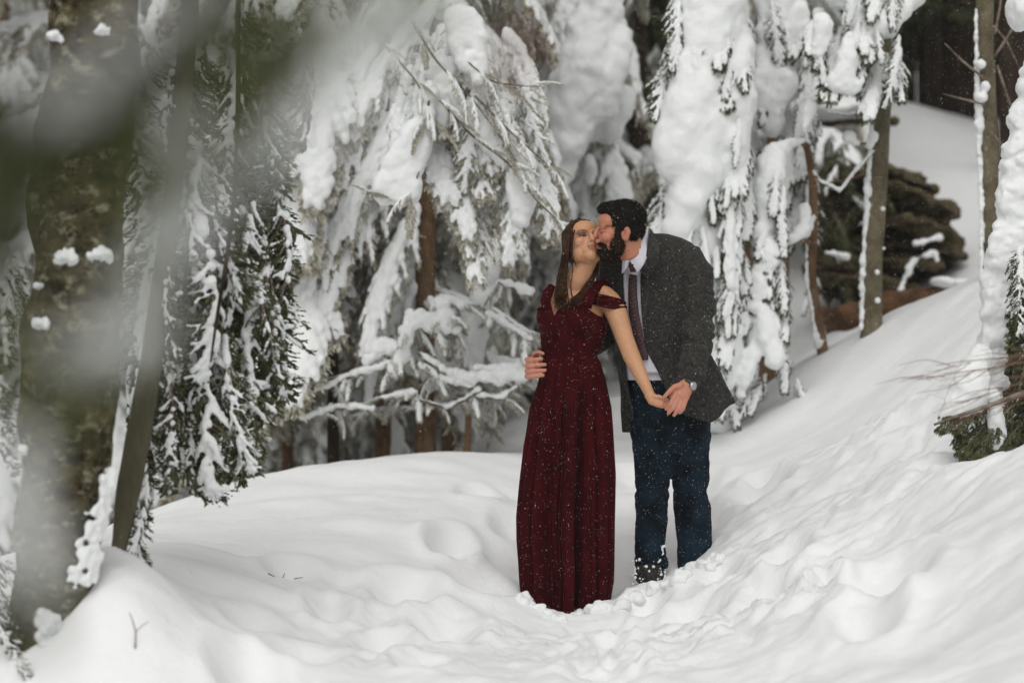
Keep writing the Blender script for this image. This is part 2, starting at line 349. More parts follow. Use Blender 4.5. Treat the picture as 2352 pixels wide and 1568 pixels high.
# ------------------------------------------------------------------ conifer boughs (shared meshes)
def bough_meshes(seed, snow_amt=1.0, leaf=1.0, nlat=17, lat_len=.36, ang=38, sag=.10, fine=.011, leaf_hang=.5, gap=.18, angj=14, stem_gap=.06, lf=1.0):
    """local bough of unit length from the origin along +X, up is +Z"""
    rg = np.random.RandomState(seed)
    fol = MB(); sn = MB()
    T = np.linspace(0, 1, 14)
    wob = rg.uniform(-.03, .03, 2)
    def stem(t):
        t = np.asarray(t, float); return np.stack([t, wob[0] * np.sin(t * 6) + wob[1] * t, .13 * np.sin(np.pi * t) ** 1 - .0 * t], -1)
    tw = MB()
    tw.tube(stem(T), [.013 * (1 - .8 * t) for t in T], 5)
    if snow_amt > 0:
        for t in np.arange(.05, .98, .035):
            if rg.rand() < stem_gap: continue
            r = (.040 + .028 * rg.rand()) * (1.12 - .75 * t) * snow_amt
            sn.ell(stem(t) + [0, rg.uniform(-.01, .01), r * .55], (r * 1.35, r * 1.1, r * .95))
    leaves = []
    def leafset(p, d, n, L):
        n = int(n / lf ** .8 + .5)
        for k in range(n):
            u = rg.rand(); side = rg.choice([-1, 1]); q = p + d * (u * .05)
            dd = d + np.array([rg.uniform(-.35, .35), rg.uniform(-.6, .6), -leaf_hang * rg.rand() + .12]); dd /= np.linalg.norm(dd)
            w = np.cross(dd, rg.normal(size=3)); w /= np.linalg.norm(w) + 1e-9
            l = L * lf * rg.uniform(.6, 1.3); ww = l * .16
            leaves.append((q, q + dd * l * .5 + w * ww, q + dd * l, q + dd * l * .5 - w * ww))
    ts = np.linspace(.06, .97, nlat)
    for t in ts:
        for sd_ in (-1, 1):
            tt = min(.98, max(.03, t + rg.uniform(-.025, .025)))
            L = lat_len * (1 - tt) ** .55 * rg.uniform(.6, 1.15) * (.55 + .45 * min(1, tt * 5)) + .05
            a = R(ang + rg.uniform(-angj, angj)) * sd_
            p0 = stem(tt); n = 6; pts = [p0]; d = np.array([math.cos(a), math.sin(a), rg.uniform(-.05, .15)])
            for k in range(n):
                d = d + np.array([.08, 0, -sag * 1.6 * (k + 1) / n - .02]); d /= np.linalg.norm(d); pts.append(pts[-1] + d * L / n)
            pts = np.array(pts)
            tw.tube(pts, [.005 * (1 - .7 * k / n) for k in range(n + 1)], 3, cap=False)
            cover = rg.rand() > gap
            for k in range(1, n * 2 + 1):
                s_ = k / (n * 2); i = min(n - 1, int(s_ * n)); f = s_ * n - i; q = pts[i] * (1 - f) + pts[i + 1] * f; dd = pts[i + 1] - pts[i]; dd /= np.linalg.norm(dd)
                leafset(q, dd, int(5 * leaf + rg.rand()), .055)
                if rg.rand() < .75:       # secondary twig
                    b = rg.choice([-1, 1]) * R(rg.uniform(25, 60)); c, s2 = math.cos(b), math.sin(b)
                    e = np.array([dd[0] * c - dd[1] * s2, dd[0] * s2 + dd[1] * c, dd[2] - .25 - .3 * rg.rand()]); e /= np.linalg.norm(e)
                    l2 = rg.uniform(.04, .10) * (1.15 - s_)
                    for j in range(3):
                        leafset(q + e * l2 * (j + .3) / 3, e, int(2.4 * leaf + rg.rand()), .042)
                    if snow_amt > 0 and rg.rand() < .6 * snow_amt * (1 - gap):
                        sn.tube([q + [0, 0, .006], q + e * l2 * .5 + [0, 0, .014], q + e * l2 + [0, 0, .004]], [.012 * snow_amt, .015 * snow_amt, .009], 6)
                if snow_amt > 0 and cover and rg.rand() < .9:
                    r = (.020 + .016 * rg.rand()) * (1.15 - .65 * s_) * snow_amt
                    sn.ell(q + [0, 0, r * .6], (r * 1.3, r * 1.1, r))
    fol_v = np.array(leaves).reshape(-1, 3); fol.add(fol_v, [(4 * k, 4 * k + 1, 4 * k + 2, 4 * k + 3) for k in range(len(leaves))])
    fm = fol.mesh('bough_needles'); tm = smooth(tw.mesh('bough_twigs'))
    sm = None
    if snow_amt > 0:
        sm = remesh(sn.mesh('bough_snow'), fine, 3, .5); lump(sm, .007, .045, seed)
    return tm, fm, sm
for m_ in ('green', 'green_pale'): pass
HEAVY = [bough_meshes(s, 1.12, .7, nlat=17, lat_len=.36, ang=36, sag=.16, fine=.009, angj=20, lf=.7) for s in (1, 2, 3, 4)]
THICK = [bough_meshes(s, 1.45, .35, nlat=15, lat_len=.33, ang=30, sag=.12) for s in (5, 6)]
MED = [bough_meshes(s, .68, .9, nlat=19, lat_len=.36, ang=40, sag=.16, fine=.008, angj=22, gap=.25, lf=.6) for s in (11, 12, 13, 14)]
LIGHT = [bough_meshes(s, .55, 1.25, nlat=13, lat_len=.34, ang=34, sag=.26, leaf_hang=.9, fine=.008, gap=.35, angj=26, stem_gap=.35, lf=.55) for s in (21, 22, 23, 24)]
DARKG = [bough_meshes(s, .42, 1.6, nlat=15, lat_len=.30, ang=30, sag=.30, leaf_hang=1.0, fine=.008, gap=.62, angj=28, stem_gap=.65, lf=.55) for s in (41, 42, 43)]
BARE = [bough_meshes(s, 0, 1.0, nlat=15, lat_len=.36, ang=40, sag=.1) for s in (31, 32)]
def bough(tree, kind, a, b, wide=1.0, up=(0, 0, 1), gm='green', name='bough', label=None):
    a = np.asarray(a, float); b = np.asarray(b, float); L = np.linalg.norm(b - a)
    x = (b - a) / L; u = np.asarray(up, float); z = u - x * np.dot(u, x)
    if np.linalg.norm(z) < .2: z = np.array([0, -1., .1]) - x * np.dot([0, -1., .1], x)
    z /= np.linalg.norm(z); y = np.cross(z, x)
    pl = np.array(tree.matrix_world.translation)
    tm, fm, sm = kind[RNG.randint(len(kind))]
    fl = RNG.choice([-1, 1])
    Mx = Matrix(((x[0] * L, fl * y[0] * L * wide, z[0] * L * wide, a[0] - pl[0]), (x[1] * L, fl * y[1] * L * wide, z[1] * L * wide, a[1] - pl[1]), (x[2] * L, fl * y[2] * L * wide, z[2] * L * wide, a[2] - pl[2]), (0, 0, 0, 1)))
    o = bpy.data.objects.new(name, tm); COL.objects.link(o); o.parent = tree
    o.matrix_local = Mx
    if not tm.materials: tm.materials.append(M['twig'])
    key = fm.name + gm
    if key not in _fmc:
        f2 = fm.copy(); f2.materials.append(M[gm]); _fmc[key] = f2
    c = bpy.data.objects.new('needles', _fmc[key]); COL.objects.link(c); c.parent = o; c['kind'] = 'stuff'
    if sm is not None:
        if not sm.materials: sm.materials.append(M['snow'])
        c = bpy.data.objects.new('bough_snow', sm); COL.objects.link(c); c.parent = o; c['kind'] = 'stuff'
    return o
_fmc = {}

def trunk_mesh(pts, rad, n=20, rough=.06, seed=0, name='trunk'):
    pts = np.asarray(pts, float); t = np.linspace(0, 1, len(pts)); T = np.linspace(0, 1, max(24, len(pts) * 8))
    q = np.stack([np.interp(T, t, pts[:, i]) for i in range(3)], -1)
    k = np.array([.25, .5, .25])
    for _ in range(6): q[1:-1] = (q[:-2] * .25 + q[1:-1] * .5 + q[2:] * .25)
    r = np.interp(T, t, rad)
    mb = MB(); mb.tube(q, list(r), n); me = mb.mesh(name)
    V = verts(me); N = norms(me); d = fbm(V * np.array([9, 9, 4]), seed, 3)
    rr = np.repeat(r, n)[:len(V)]
    if len(rr) < len(V): rr = np.pad(rr, (0, len(V) - len(rr)), mode='edge')
    setv(me, V + N * (d * rr * rough)[:, None]); return smooth(me)

def tree(name, base, top, r0, r1, bark, label, cat, group=None, boughs=None, seed=0, bend=0, n=16):
    """generic conifer. boughs: dict(z0,z1,step,len,pitch,kind,gm,az)"""
    rg = np.random.RandomState(seed)
    base = np.asarray(base, float); top = np.asarray(top, float)
    t = empty(name, Vector(base), label, cat, group)
    mid = (base + top) / 2 + np.array([bend, 0, 0])
    wobj('trunk', trunk_mesh([base - [0, 0, .3], (base + mid) / 2 + [bend * .3, 0, 0], mid, top], [r0 * 1.15, r0, (r0 + r1) / 2, r1], n, seed=seed), M[bark], t)
    if boughs:
        z = boughs['z0']
        az_ = rg.uniform(0, 6.28)
        while z < boughs['z1']:
            f = (z - base[2]) / (top[2] - base[2]); c = base + (top - base) * f
            az_ += 2.4 + rg.uniform(-.4, .4)
            a = az_ % (2 * math.pi)
            if 'az' in boughs:
                lo, hi = boughs['az']; a = R(rg.uniform(lo, hi))
            L = boughs['len'](f) * rg.uniform(.75, 1.2)
            p = R(boughs['pitch'] + rg.uniform(-10, 10))
            d = np.array([math.cos(a) * math.cos(p), math.sin(a) * math.cos(p), -math.sin(p)])
            o = np.array([math.cos(a), math.sin(a), .55])
            bough(t, boughs['kind'], c, c + d * L, boughs.get('wide', 1.0), up=o, gm=boughs.get('gm', 'green'))
            z += boughs['step'] * rg.uniform(.7, 1.3)
    return t
def snow_mass(name, parent, balls, voxel=.016, amp=.012, scale=.07, sm=4, seed=0, mat_='snow'):
    """balls: (px,py,Y,rx_px,ry_px[,depth m])"""
    mb = MB()
    for b in balls:
        rx, rz = pm(b[3], b[2]), pm(b[4], b[2]); ry = b[5] if len(b) > 5 else min(rx, rz) * .9
        mb.ell(P(b[0], b[1], b[2]), (rx, ry, rz), nu=14, nv=10)
    me = remesh(mb.mesh(name), voxel, sm); lump(me, amp, scale, seed)
    if voxel > .009: lump(me, .0035, .028, seed + 3, 3)
    return wobj(name, me, M[mat_], parent)
def chain(pts, jitter=.15, step=.5, rg=RNG):
    """polyline of (px,py,Y,r_px) -> balls"""
    out = []
    for k in range(len(pts) - 1):
        a, b = np.array(pts[k], float), np.array(pts[k + 1], float)
        n = max(2, int(np.hypot(b[0] - a[0], b[1] - a[1]) / (step * max(4, (a[3] + b[3]) / 2))))
        for i in range(n):
            q = a + (b - a) * (i / n); r = q[3] * (1 + rg.uniform(-jitter, jitter))
            out.append((q[0] + rg.uniform(-1, 1) * r * jitter, q[1], q[2] + rg.uniform(-.02, .02), r, r * rg.uniform(.9, 1.25)))
    return out
def fill_poly(poly, Y, r, n, depth=None, rg=RNG):
    """balls filling a pixel polygon, for slabs of settled snow"""
    poly = np.array(poly, float); lo, hi = poly.min(0), poly.max(0); out = []
    while len(out) < n:
        x, y = rg.uniform(lo, hi); ins = False; j = len(poly) - 1
        for i in range(len(poly)):
            if (poly[i][1] > y) != (poly[j][1] > y) and x < (poly[j][0] - poly[i][0]) * (y - poly[i][1]) / (poly[j][1] - poly[i][1]) + poly[i][0]: ins = not ins
            j = i
        if ins: q = r * rg.uniform(.9, 1.1); out.append((x, y, Y + rg.uniform(-.006, .006), q, q, depth or pm(r, Y) * 2.2))
    return out

# ------------------------------------------------------------------ trees
# -- the big mossy trunk at left
Y0 = 8.95
bt = empty('mossy_tree', PV(105, 1530, Y0), 'thick leaning mossy trunk with lichen and snow knobs at the left edge', 'tree')
tp = [P(95, 1640, Y0), P(110, 1530, Y0), P(130, 1330, Y0), P(146, 1100, Y0), P(160, 900, Y0), P(175, 700, Y0), P(188, 450, Y0 + .05), P(205, 200, Y0 + .1), P(216, -60, Y0 + .2), P(226, -500, Y0 + .3)]
tr_ = [pm(v, Y0) for v in (118, 98, 93, 102, 106, 106, 104, 98, 94, 84)]
wobj('trunk', trunk_mesh(tp, tr_, 110, rough=.16, seed=4), M['bark_moss'], bt)
rg = np.random.RandomState(5)
def front_of(px, py, frac=0.0):
    return Y0 - pm(100, Y0) * math.sqrt(max(0, 1 - frac * frac))
for (x, y, r, fr) in ((155, 590, 24, -.2), (228, 582, 24, .5), (100, 742, 17, -.6), (126, 82, 12, -.7), (234, 70, 14, .2), (118, 1438, 26, .1), (96, 655, 10, -.7), (60, 1030, 13, -.9)):
    Yf = front_of(x, y, fr) + .01
    o = snow_mass('snow_knob', bt, [(x, y, Yf, r, r * .62, .045), (x + r * .5, y + r * .25, Yf, r * .6, r * .45, .04), (x - r * .5, y + r * .2, Yf, r * .55, r * .5, .04)] + [(x + rg.uniform(-1, 1) * r, y + rg.uniform(-.3, .7) * r, Yf, r * .3, r * .35, .02) for _ in range(9)], .006, .014, .022, 1, int(x))
# snow plastered low on its right side
balls = []
for k in range(150):
    t = rg.rand(); y = 1080 + 270 * t; x = 262 - 45 * t - abs(rg.normal()) * 26 * (.3 + t)
    fr = min(.97, (x - (146 - (y - 1100) * .06)) / 102); balls.append((x, y, front_of(x, y, fr) + .012, rg.uniform(4, 12), rg.uniform(4, 14), .02))
snow_mass('trunk_snow', bt, balls, .007, .006, .03, 2, 3)
balls = [(118 + rg.uniform(-30, 30), 1440 + rg.uniform(-40, 50), front_of(0, 0, .1) + .0, rg.uniform(8, 16), rg.uniform(8, 16), .03) for _ in range(14)]
snow_mass('snow_patch', bt, balls, .008, .006, .03, 2, 4)
for (x0, y0, x1, y1, Y) in ((20, 560, -20, 860, 9.3), (40, 640, 18, 830, 9.2), (10, 860, 25, 1080, 9.2), (-30, 900, 30, 1010, 9.1), (0, 1260, 25, 1500, 8.9), (-20, 1340, 40, 1520, 8.8), (30, 1490, 80, 1575, 8.7), (-40, 560, -10, 780, 9.4)):
    bough(bt, LIGHT if y0 > 600 else MED, P(x0, y0, Y), P(x1, y1, Y), 1.0, up=(-.4, -.8, .4))

# -- slim leaning stem and its dark hanging foliage
Y1 = 9.5
st = empty('slim_tree', PV(275, 1250, Y1), 'slim olive stem leaning beside the mossy trunk with dark drooping foliage', 'tree')
wobj('trunk', trunk_mesh([P(262, 1330, Y1), P(276, 1240, Y1), P(292, 1140, Y1), P(318, 1000, Y1), P(345, 850, Y1), P(375, 640, Y1 + .05), P(400, 420, Y1 + .1), P(425, 180, Y1 + .1), P(440, -60, Y1 + .1), P(452, -400, Y1 + .2)],
     [pm(v, Y1) for v in (16, 18, 27, 28, 26, 23, 22, 21, 20, 18)], 24, seed=8, rough=.08), M['bark_olive'], st)
wobj('hanging_stem', trunk_mesh([P(560, -300, Y1), P(548, 30, Y1), P(545, 250, Y1 - .05), P(540, 450, Y1 - .05), P(520, 600, Y1), P(498, 730, Y1), P(484, 830, Y1)], [pm(v, Y1) for v in (9, 6, 5.5, 5, 5, 4, 2)], 8, seed=9, name='hanging_stem'), M['bark_dark'], st)
hang = []
rg = np.random.RandomState(12)
for k in range(34):
    x = rg.uniform(360, 610); ytop = rg.uniform(60, 700); L = rg.uniform(230, 430)
    hang.append((x, ytop, x + rg.uniform(-35, 50), ytop + L, rg.uniform(9.6, 10.4)))
hang += [(400, 640, 440, 1090, 9.8), (450, 600, 470, 1090, 9.8), (500, 640, 500, 1130, 9.8), (545, 600, 560, 1090, 9.9), (590, 560, 600, 960, 9.9), (520, 760, 575, 1080, 9.7),
         (330, 850, 330, 1180, 9.9), (300, 1030, 320, 1295, 9.7), (330, 1060, 300, 1290, 9.6), (350, 950, 395, 1200, 9.9), (420, 350, 410, 760, 9.8), (600, 300, 620, 760, 10), (560, 420, 610, 820, 10),
         (470, 820, 450, 1120, 9.8), (380, 820, 380, 1120, 9.7), (620, 420, 640, 900, 10.1), (490, 60, 480, 480, 9.9), (620, 80, 640, 420, 9.9), (560, 0, 575, 300, 10), (680, 60, 700, 330, 10.2), (450, 180, 455, 480, 10.0), (320, 420, 330, 760, 10), (350, 300, 345, 640, 10.1), (310, 620, 335, 960, 10), (365, 560, 350, 900, 10)]
for (a, b, c, d, Y) in hang:
    d = min(d, 1120 + (10 - Y) * 60) if a > 340 else d
    bough(st, LIGHT if rg.rand() < .45 else DARKG, P(a, b, Y), P(c, d, Y - .05 + rg.uniform(-.1, .1)), rg.uniform(.7, 1.15), up=(rg.uniform(-1.6, 1.6), -1, .35))

# -- snow-laden conifer behind the mound (brown trunk) with long sloping boughs
def laden(name, px, pyb, Y, topz, r, bark, label, boughs, cat='tree', seed=0, lean=0, group=None):
    b = P(px, pyb, Y); return tree(name, b, b + [lean, 0, topz - b[2]], r, r * .55, bark, label, cat, group, boughs, seed)
Yb = 15.0
ta = laden('snowy_conifer', 977, 1046, Yb, 6.8, pm(22, Yb), 'bark_brown', 'conifer with straight orange-brown trunk behind the rounded snow mound, boughs buried in snow',
      dict(z0=2.55, z1=5.6, step=.06, len=lambda f: 1.75 * (1 - .55 * f), pitch=56, kind=HEAVY + MED, wide=.8, gm='green_pale', az=(-25, 205)), seed=3)
for (a, b, c, d, Y, k, w_) in ((975, 880, 1240, 850, 14.9, HEAVY, .9), (975, 900, 1230, 890, 14.8, MED, .8), (985, 930, 1110, 930, 14.8, HEAVY, .4), (975, 920, 1190, 935, 15, MED, .6),
                           (960, 940, 800, 960, 14.9, MED, .6), (960, 900, 760, 870, 15, HEAVY, .6), (970, 700, 1150, 860, 14.8, MED, .8), (1000, 670, 1230, 780, 15.2, MED, .6), (960, 660, 850, 920, 14.8, HEAVY, .8), (980, 690, 1080, 850, 14.6, HEAVY, .8)):
    bough(ta, k, P(a, b, Y), P(c, d, Y - .1), w_, gm='green_pale')
for pts in (((963, 806, 5), (1018, 848, 7), (1068, 866, 12), (1150, 862, 17), (1223, 856, 14)), ((1090, 845, 8), (1150, 846, 14), (1215, 838, 12), (1245, 842, 9)), ((963, 835, 5), (1001, 865, 6), (1089, 886, 8)), ((963, 915, 4), (1026, 932, 5), (1062, 916, 6), (1102, 890, 6)), ((1093, 907, 3), (1152, 911, 5), (1186, 886, 5)),
            ((875, 911, 4), (955, 898, 6)), ((1009, 680, 6), (1068, 701, 8)), ((1144, 642, 6), (1223, 672, 9)), ((1123, 718, 6), (1223, 777, 7)), ((925, 760, 14), (960, 730, 18), (1010, 740, 20), (1050, 760, 16)), ((837, 830, 12), (880, 790, 16), (935, 800, 14)), ((905, 850, 12), (930, 800, 15), (945, 720, 12)), ((720, 900, 5), (800, 860, 7), (900, 830, 8)), ((690, 960, 5), (780, 930, 6), (860, 935, 6)), ((1010, 690, 14), (1020, 720, 18), (1012, 760, 10))):
    wobj('branch', trunk_mesh([P(x, y + r * .9, 14.3) for x, y, r in pts], [pm(4, 14.6)] * len(pts), 6, seed=3, name='branch'), M['twig'], ta)
    snow_mass('branch_snow', ta, chain([(x, y, 14.28, r) for x, y, r in pts], .25), .010, .012, .06, 2, int(pts[0][0]))
    for k in range(7):
        i_ = RNG.randint(len(pts) - 1); u = RNG.rand(); x = pts[i_][0] * (1 - u) + pts[i_ + 1][0] * u; y = pts[i_][1] * (1 - u) + pts[i_ + 1][1] * u
        bough(ta, MED, P(x, y, 14.35), P(x + RNG.uniform(-50, 70), y + RNG.uniform(10, 75), 14.35 + RNG.uniform(-.2, .2)), .8, gm='green_pale')
# big smooth snow slabs caught in its upper boughs
snow_mass('snow_slab', ta, fill_poly([(1030, 25), (1075, 22), (1100, 45), (1112, 90), (1118, 190), (1100, 195), (1060, 150), (1035, 90)], 13.2, 15, 110, .06), .012, .004, .16, 16, 1)
snow_mass('snow_slab', ta, fill_poly([(1000, 120), (1045, 140), (1040, 200), (1035, 270), (1015, 300), (990, 240), (985, 170)], 13.3, 14, 90, .06), .012, .012, .15, 12, 2)
snow_mass('snow_slab', ta, fill_poly([(985, 190), (998, 215), (985, 300), (960, 440), (940, 468), (880, 462), (862, 440), (890, 370), (930, 310), (955, 270), (965, 220)], 13.2, 16, 200, .07), .012, .004, .18, 16, 3)
snow_mass('snow_slab', ta, fill_poly([(1040, 215), (1080, 240), (1160, 330), (1175, 380), (1150, 375), (1085, 305), (1040, 250)], 13.25, 14, 100, .06), .012, .004, .15, 14, 31)
snow_mass('snow_slab', ta, fill_poly([(1175, 350), (1215, 345), (1230, 400), (1225, 470), (1200, 520), (1180, 500), (1170, 420)], 13.25, 14, 100, .06), .012, .004, .15, 14, 32)
for (pts) in (((940, 40), (1000, 140), (1080, 220), (1160, 330), (1200, 390)), ((1010, 230), (1080, 310), (1170, 375), (1230, 460), (1320, 540), (1390, 560)), ((985, 230), (968, 380), (935, 470), (860, 450)), ((880, 100), (960, 190), (1000, 300)), ((1060, 130), (1130, 190), (1230, 200)), ((1090, 220), (1180, 310), (1270, 390))):
    wobj('branch', trunk_mesh([P(x, y, 13.15) for x, y in pts], list(np.linspace(pm(3.2, 13.2), pm(1.1, 13.2), len(pts))), 7, seed=3, name='branch'), M['twig'], ta)
    for q in range(len(pts) - 1):
        for r_ in range(3):
            x, y = pts[q]; x2, y2 = pts[q + 1]; u = RNG.rand(); x += (x2 - x) * u; y += (y2 - y) * u; L = RNG.uniform(40, 90); a_ = math.atan2(y2 - pts[q][1], x2 - pts[q][0]) + RNG.choice([-1, 1]) * RNG.uniform(.2, .5)
            bough(ta, MED if r_ else BARE, P(x, y, 13.15), P(x + L * math.cos(a_), y + L * math.sin(a_) + 12, 13.1), .7, gm='green_pale')
rg = np.random.RandomState(21)
for k in range(26):
    x = rg.uniform(930, 1250); y = rg.uniform(10, 480); L = rg.uniform(120, 260)
    bough(ta, HEAVY if rg.rand() < .45 else MED, P(x, y, rg.uniform(13.2, 14)), P(x + rg.uniform(-40, 90), y + L, 13.3), .8, up=(rg.uniform(-.5, .5), -.8, .8), gm='green_pale')

for (a, b, c, d, w_) in ((950, 90, 650, 600, .42), (985, 170, 770, 560, .4), (930, 260, 680, 730, .42), (860, 120, 640, 480, .4), (900, 400, 720, 760, .42), (960, 480, 840, 800, .45), (830, 420, 640, 820, .4), (1000, 20, 760, 380, .4), (780, 60, 640, 360, .4)):
    bough(ta, HEAVY if w_ > .3 else THICK, P(a, b, 14.7), P(c, d, 14.3), w_ * 1.45, up=(-.3, -1, .8), gm='green_pale')
# -- conifers further left and behind
tb = laden('snowy_conifer', 880, 1060, 16.6, 7, pm(17, 16.6), 'bark_brown', 'dark-stemmed snow-covered conifer left of the orange-brown trunk',
      dict(z0=2.0, z1=6.2, step=.07, len=lambda f: 2.2 * (1 - .5 * f), pitch=50, kind=HEAVY + MED, wide=.8, gm='green_pale', az=(150, 300)), seed=5)
tc_ = laden('snowy_conifer', 765, 1090, 14.9, 7, pm(12, 14.9), 'bark_dark', 'snow-covered conifer with thin brown stem standing over the left of the mound',
      dict(z0=1.5, z1=5.4, step=.06, len=lambda f: 1.5 * (1 - .4 * f), pitch=48, kind=MED + HEAVY, wide=.85, gm='green_pale', az=(80, 270)), seed=6)
td = laden('snowy_conifer', 660, 1110, 17.5, 7, pm(13, 17.5), 'bark_brown', 'snow-covered conifer half hidden by the dark drooping foliage',
      dict(z0=1.4, z1=6.4, step=.08, len=lambda f: 1.8 * (1 - .4 * f), pitch=50, kind=MED + HEAVY, wide=.85, gm='green_pale'), seed=7)
te = laden('snowy_conifer', 1030, 1030, 18.5, 8, pm(15, 18.5), 'bark_brown', 'snow-covered conifer with dark stem just right of the orange-brown trunk',
      dict(z0=2.2, z1=6.6, step=.08, len=lambda f: 1.8 * (1 - .4 * f), pitch=45, kind=MED, wide=.85, gm='green_pale'), seed=8)
tf = laden('snowy_conifer', 1190, 960, 20, 8, pm(18, 20), 'bark_brown', 'green-tinged snowy conifer behind the woman',
      dict(z0=1.3, z1=6.6, step=.11, len=lambda f: 1.7 * (1 - .4 * f), pitch=35, kind=MED, wide=.9), seed=9)
# leaning snow pillar
tl = empty('snowy_sapling', PV(1085, 900, 14.6), 'small bent sapling wrapped in a leaning pillar of snow behind the waist-high bough', 'sapling')
snow_mass('snow_cover', tl, chain([(1140, 560, 14.6, 20), (1115, 640, 14.6, 32), (1100, 740, 14.6, 28), (1085, 830, 14.6, 24), (1080, 900, 14.6, 20)], .1), .016, .01, .08, 5, 5)
wobj('trunk', trunk_mesh([P(1146, 540, 14.65), P(1110, 700, 14.65), P(1078, 900, 14.65), P(1072, 1075, 14.65)], [.015, .02, .02, .022], 8, name='trunk'), M['bark_brown'], tl)

# -- pale tree in the centre with smooth snow apron
Yc = 17.5
tg = laden('snowy_spruce', 1330, 900, Yc, 8.5, pm(16, Yc), 'bark_dark', 'tall spruce with a smooth white apron of snow above the woman', 
      dict(z0=2.4, z1=6.6, step=.13, len=lambda f: 1.5 * (1 - .4 * f), pitch=58, kind=HEAVY + MED, wide=.75, gm='green_pale'), seed=10)
snow_mass('snow_apron', tg, chain([(1395, -40, 16.3, 50), (1370, 60, 16.2, 60), (1340, 150, 16.1, 66), (1315, 240, 16.1, 66), (1295, 330, 16.1, 50), (1290, 400, 16.1, 34)], .08) + chain([(1420, 90, 16.2, 40), (1395, 180, 16.1, 44), (1380, 270, 16.1, 30)], .1), .02, .02, .12, 5, 6)
snow_mass('snow_lump', tg, chain([(1285, 470, 15.6, 30), (1300, 510, 15.6, 34)], .1), .016, .01, .08, 5, 7)

# -- dark trunks behind the man's head
rg = np.random.RandomState(31)
dk = [(1470, 20.5, 32, 'tall dark trunk rising directly behind the man\'s head', 1), (1415, 24, 18, 'thin dark trunk seen left of the tall dark trunk behind the man', 0), (1545, 25, 16, 'thin dark trunk between the tall dark trunk and the white draped tree', 0)]
for (px, Y, wd, lb, br) in dk:
    laden('dark_conifer', px, 840 - (Y - 18) * 8, Y, 8.5, pm(wd / 2, Y), 'bark_dark', lb,
      dict(z0=2.6, z1=6.8, step=.20, len=lambda f: 1.3, pitch=30, kind=BARE + MED, wide=.9, gm='green') , seed=int(px))
bk = empty('snowy_shrub', PV(1400, 700, 18), 'tangle of brown snowy branches right behind the couple\'s heads', 'shrub')
for k in range(42):
    x0, y0 = rg.uniform(1240, 1540), rg.uniform(280, 760); a = rg.uniform(-.6, .9); L = rg.uniform(60, 170)
    Yk = rg.uniform(17, 19); x1, y1 = x0 + L * math.cos(a + 1.2) * rg.choice([-1, 1]), y0 + L * math.sin(a + 1.2)
    bough(bk, [MED, BARE, HEAVY][rg.randint(3)], P(x0, y0, Yk), P(x1, y1, Yk - .2), .8, gm=['green_pale', 'green'][rg.randint(2)])
snow_mass('snow_slab', bk, chain([(1400, 290, 16.6, 40), (1370, 250, 16.6, 20), (1350, 300, 16.6, 26), (1420, 250, 16.6, 40), (1435, 215, 16.6, 24)], .1) , .02, .01, .1, 5, 8)
snow_mass('snow_lump', bk, chain([(1355, 370, 17, 16), (1352, 420, 17, 18)], .1), .016, .01, .08, 5, 9)
snow_mass('snow_lump', bk, chain([(1500, 500, 15, 18), (1510, 540, 15, 24), (1550, 560, 15, 18)], .1), .016, .01, .08, 5, 10)

# -- the great white draped tree
Yd = 14.2
tw_ = empty('draped_conifer', PV(1640, 960, Yd + .4), 'tall conifer completely draped in thick white snow behind the man\'s shoulder', 'tree')
wobj('trunk', trunk_mesh([P(1650, 1000, Yd + .5), P(1640, 400, Yd + .5), P(1640, -500, Yd + .5)], [.1, .09, .06], 12, name='trunk'), M['bark_dark'], tw_)
dr = []
dr += chain([(1640, -160, 14.3, 70), (1640, -40, 14.2, 74), (1625, 60, 14.15, 76), (1600, 160, 14.1, 72), (1580, 250, 14.05, 66), (1555, 340, 14, 52), (1535, 400, 14, 36)], .1)
dr += chain([(1620, 200, 14.1, 60), (1610, 320, 14.05, 60), (1590, 430, 14, 54), (1565, 500, 14, 48), (1545, 580, 14, 38), (1535, 650, 14, 26)], .1)
dr += chain([(1680, 60, 14.2, 60), (1685, 180, 14.15, 54), (1680, 300, 14.1, 46), (1665, 420, 14.1, 40), (1650, 500, 14.1, 30), (1640, 560, 14.1, 20)], .12)
dr += chain([(1610, 440, 14.1, 40), (1615, 540, 14.1, 40), (1605, 640, 14.1, 40), (1620, 740, 14.2, 44), (1640, 860, 14.3, 48), (1650, 980, 14.4, 50)], .1)
dr += chain([(1540, 210, 14.2, 16), (1525, 290, 14.1, 14), (1510, 330, 14.1, 10)], .2)
snow_mass('snow_drape', tw_, dr, .02, .018, .13, 5, 11)
rg = np.random.RandomState(44)
for k in range(34):
    x = rg.choice([rg.uniform(1515, 1560), rg.uniform(1640, 1710), rg.uniform(1540, 1700)]); y = rg.uniform(-30, 640); L = rg.uniform(90, 200)
    bough(tw_, MED, P(x, y, 14.2 + rg.uniform(-.1, .2)), P(x + rg.uniform(-25, 25), y + L, 13.98), .7, up=(rg.uniform(-.5, .5), -1, .3))
for k in range(30):
    x = rg.uniform(1525, 1700); y = rg.uniform(-20, 760) if k < 8 else rg.uniform(380, 760); L = rg.uniform(90, 240)
    bough(tw_, THICK if k % 2 else HEAVY, P(x, y, 14.15 + rg.uniform(-.15, .2)), P(x + rg.uniform(-22, 22), y + L, 13.95), .6, up=(rg.uniform(-.4, .4), -1, .3))

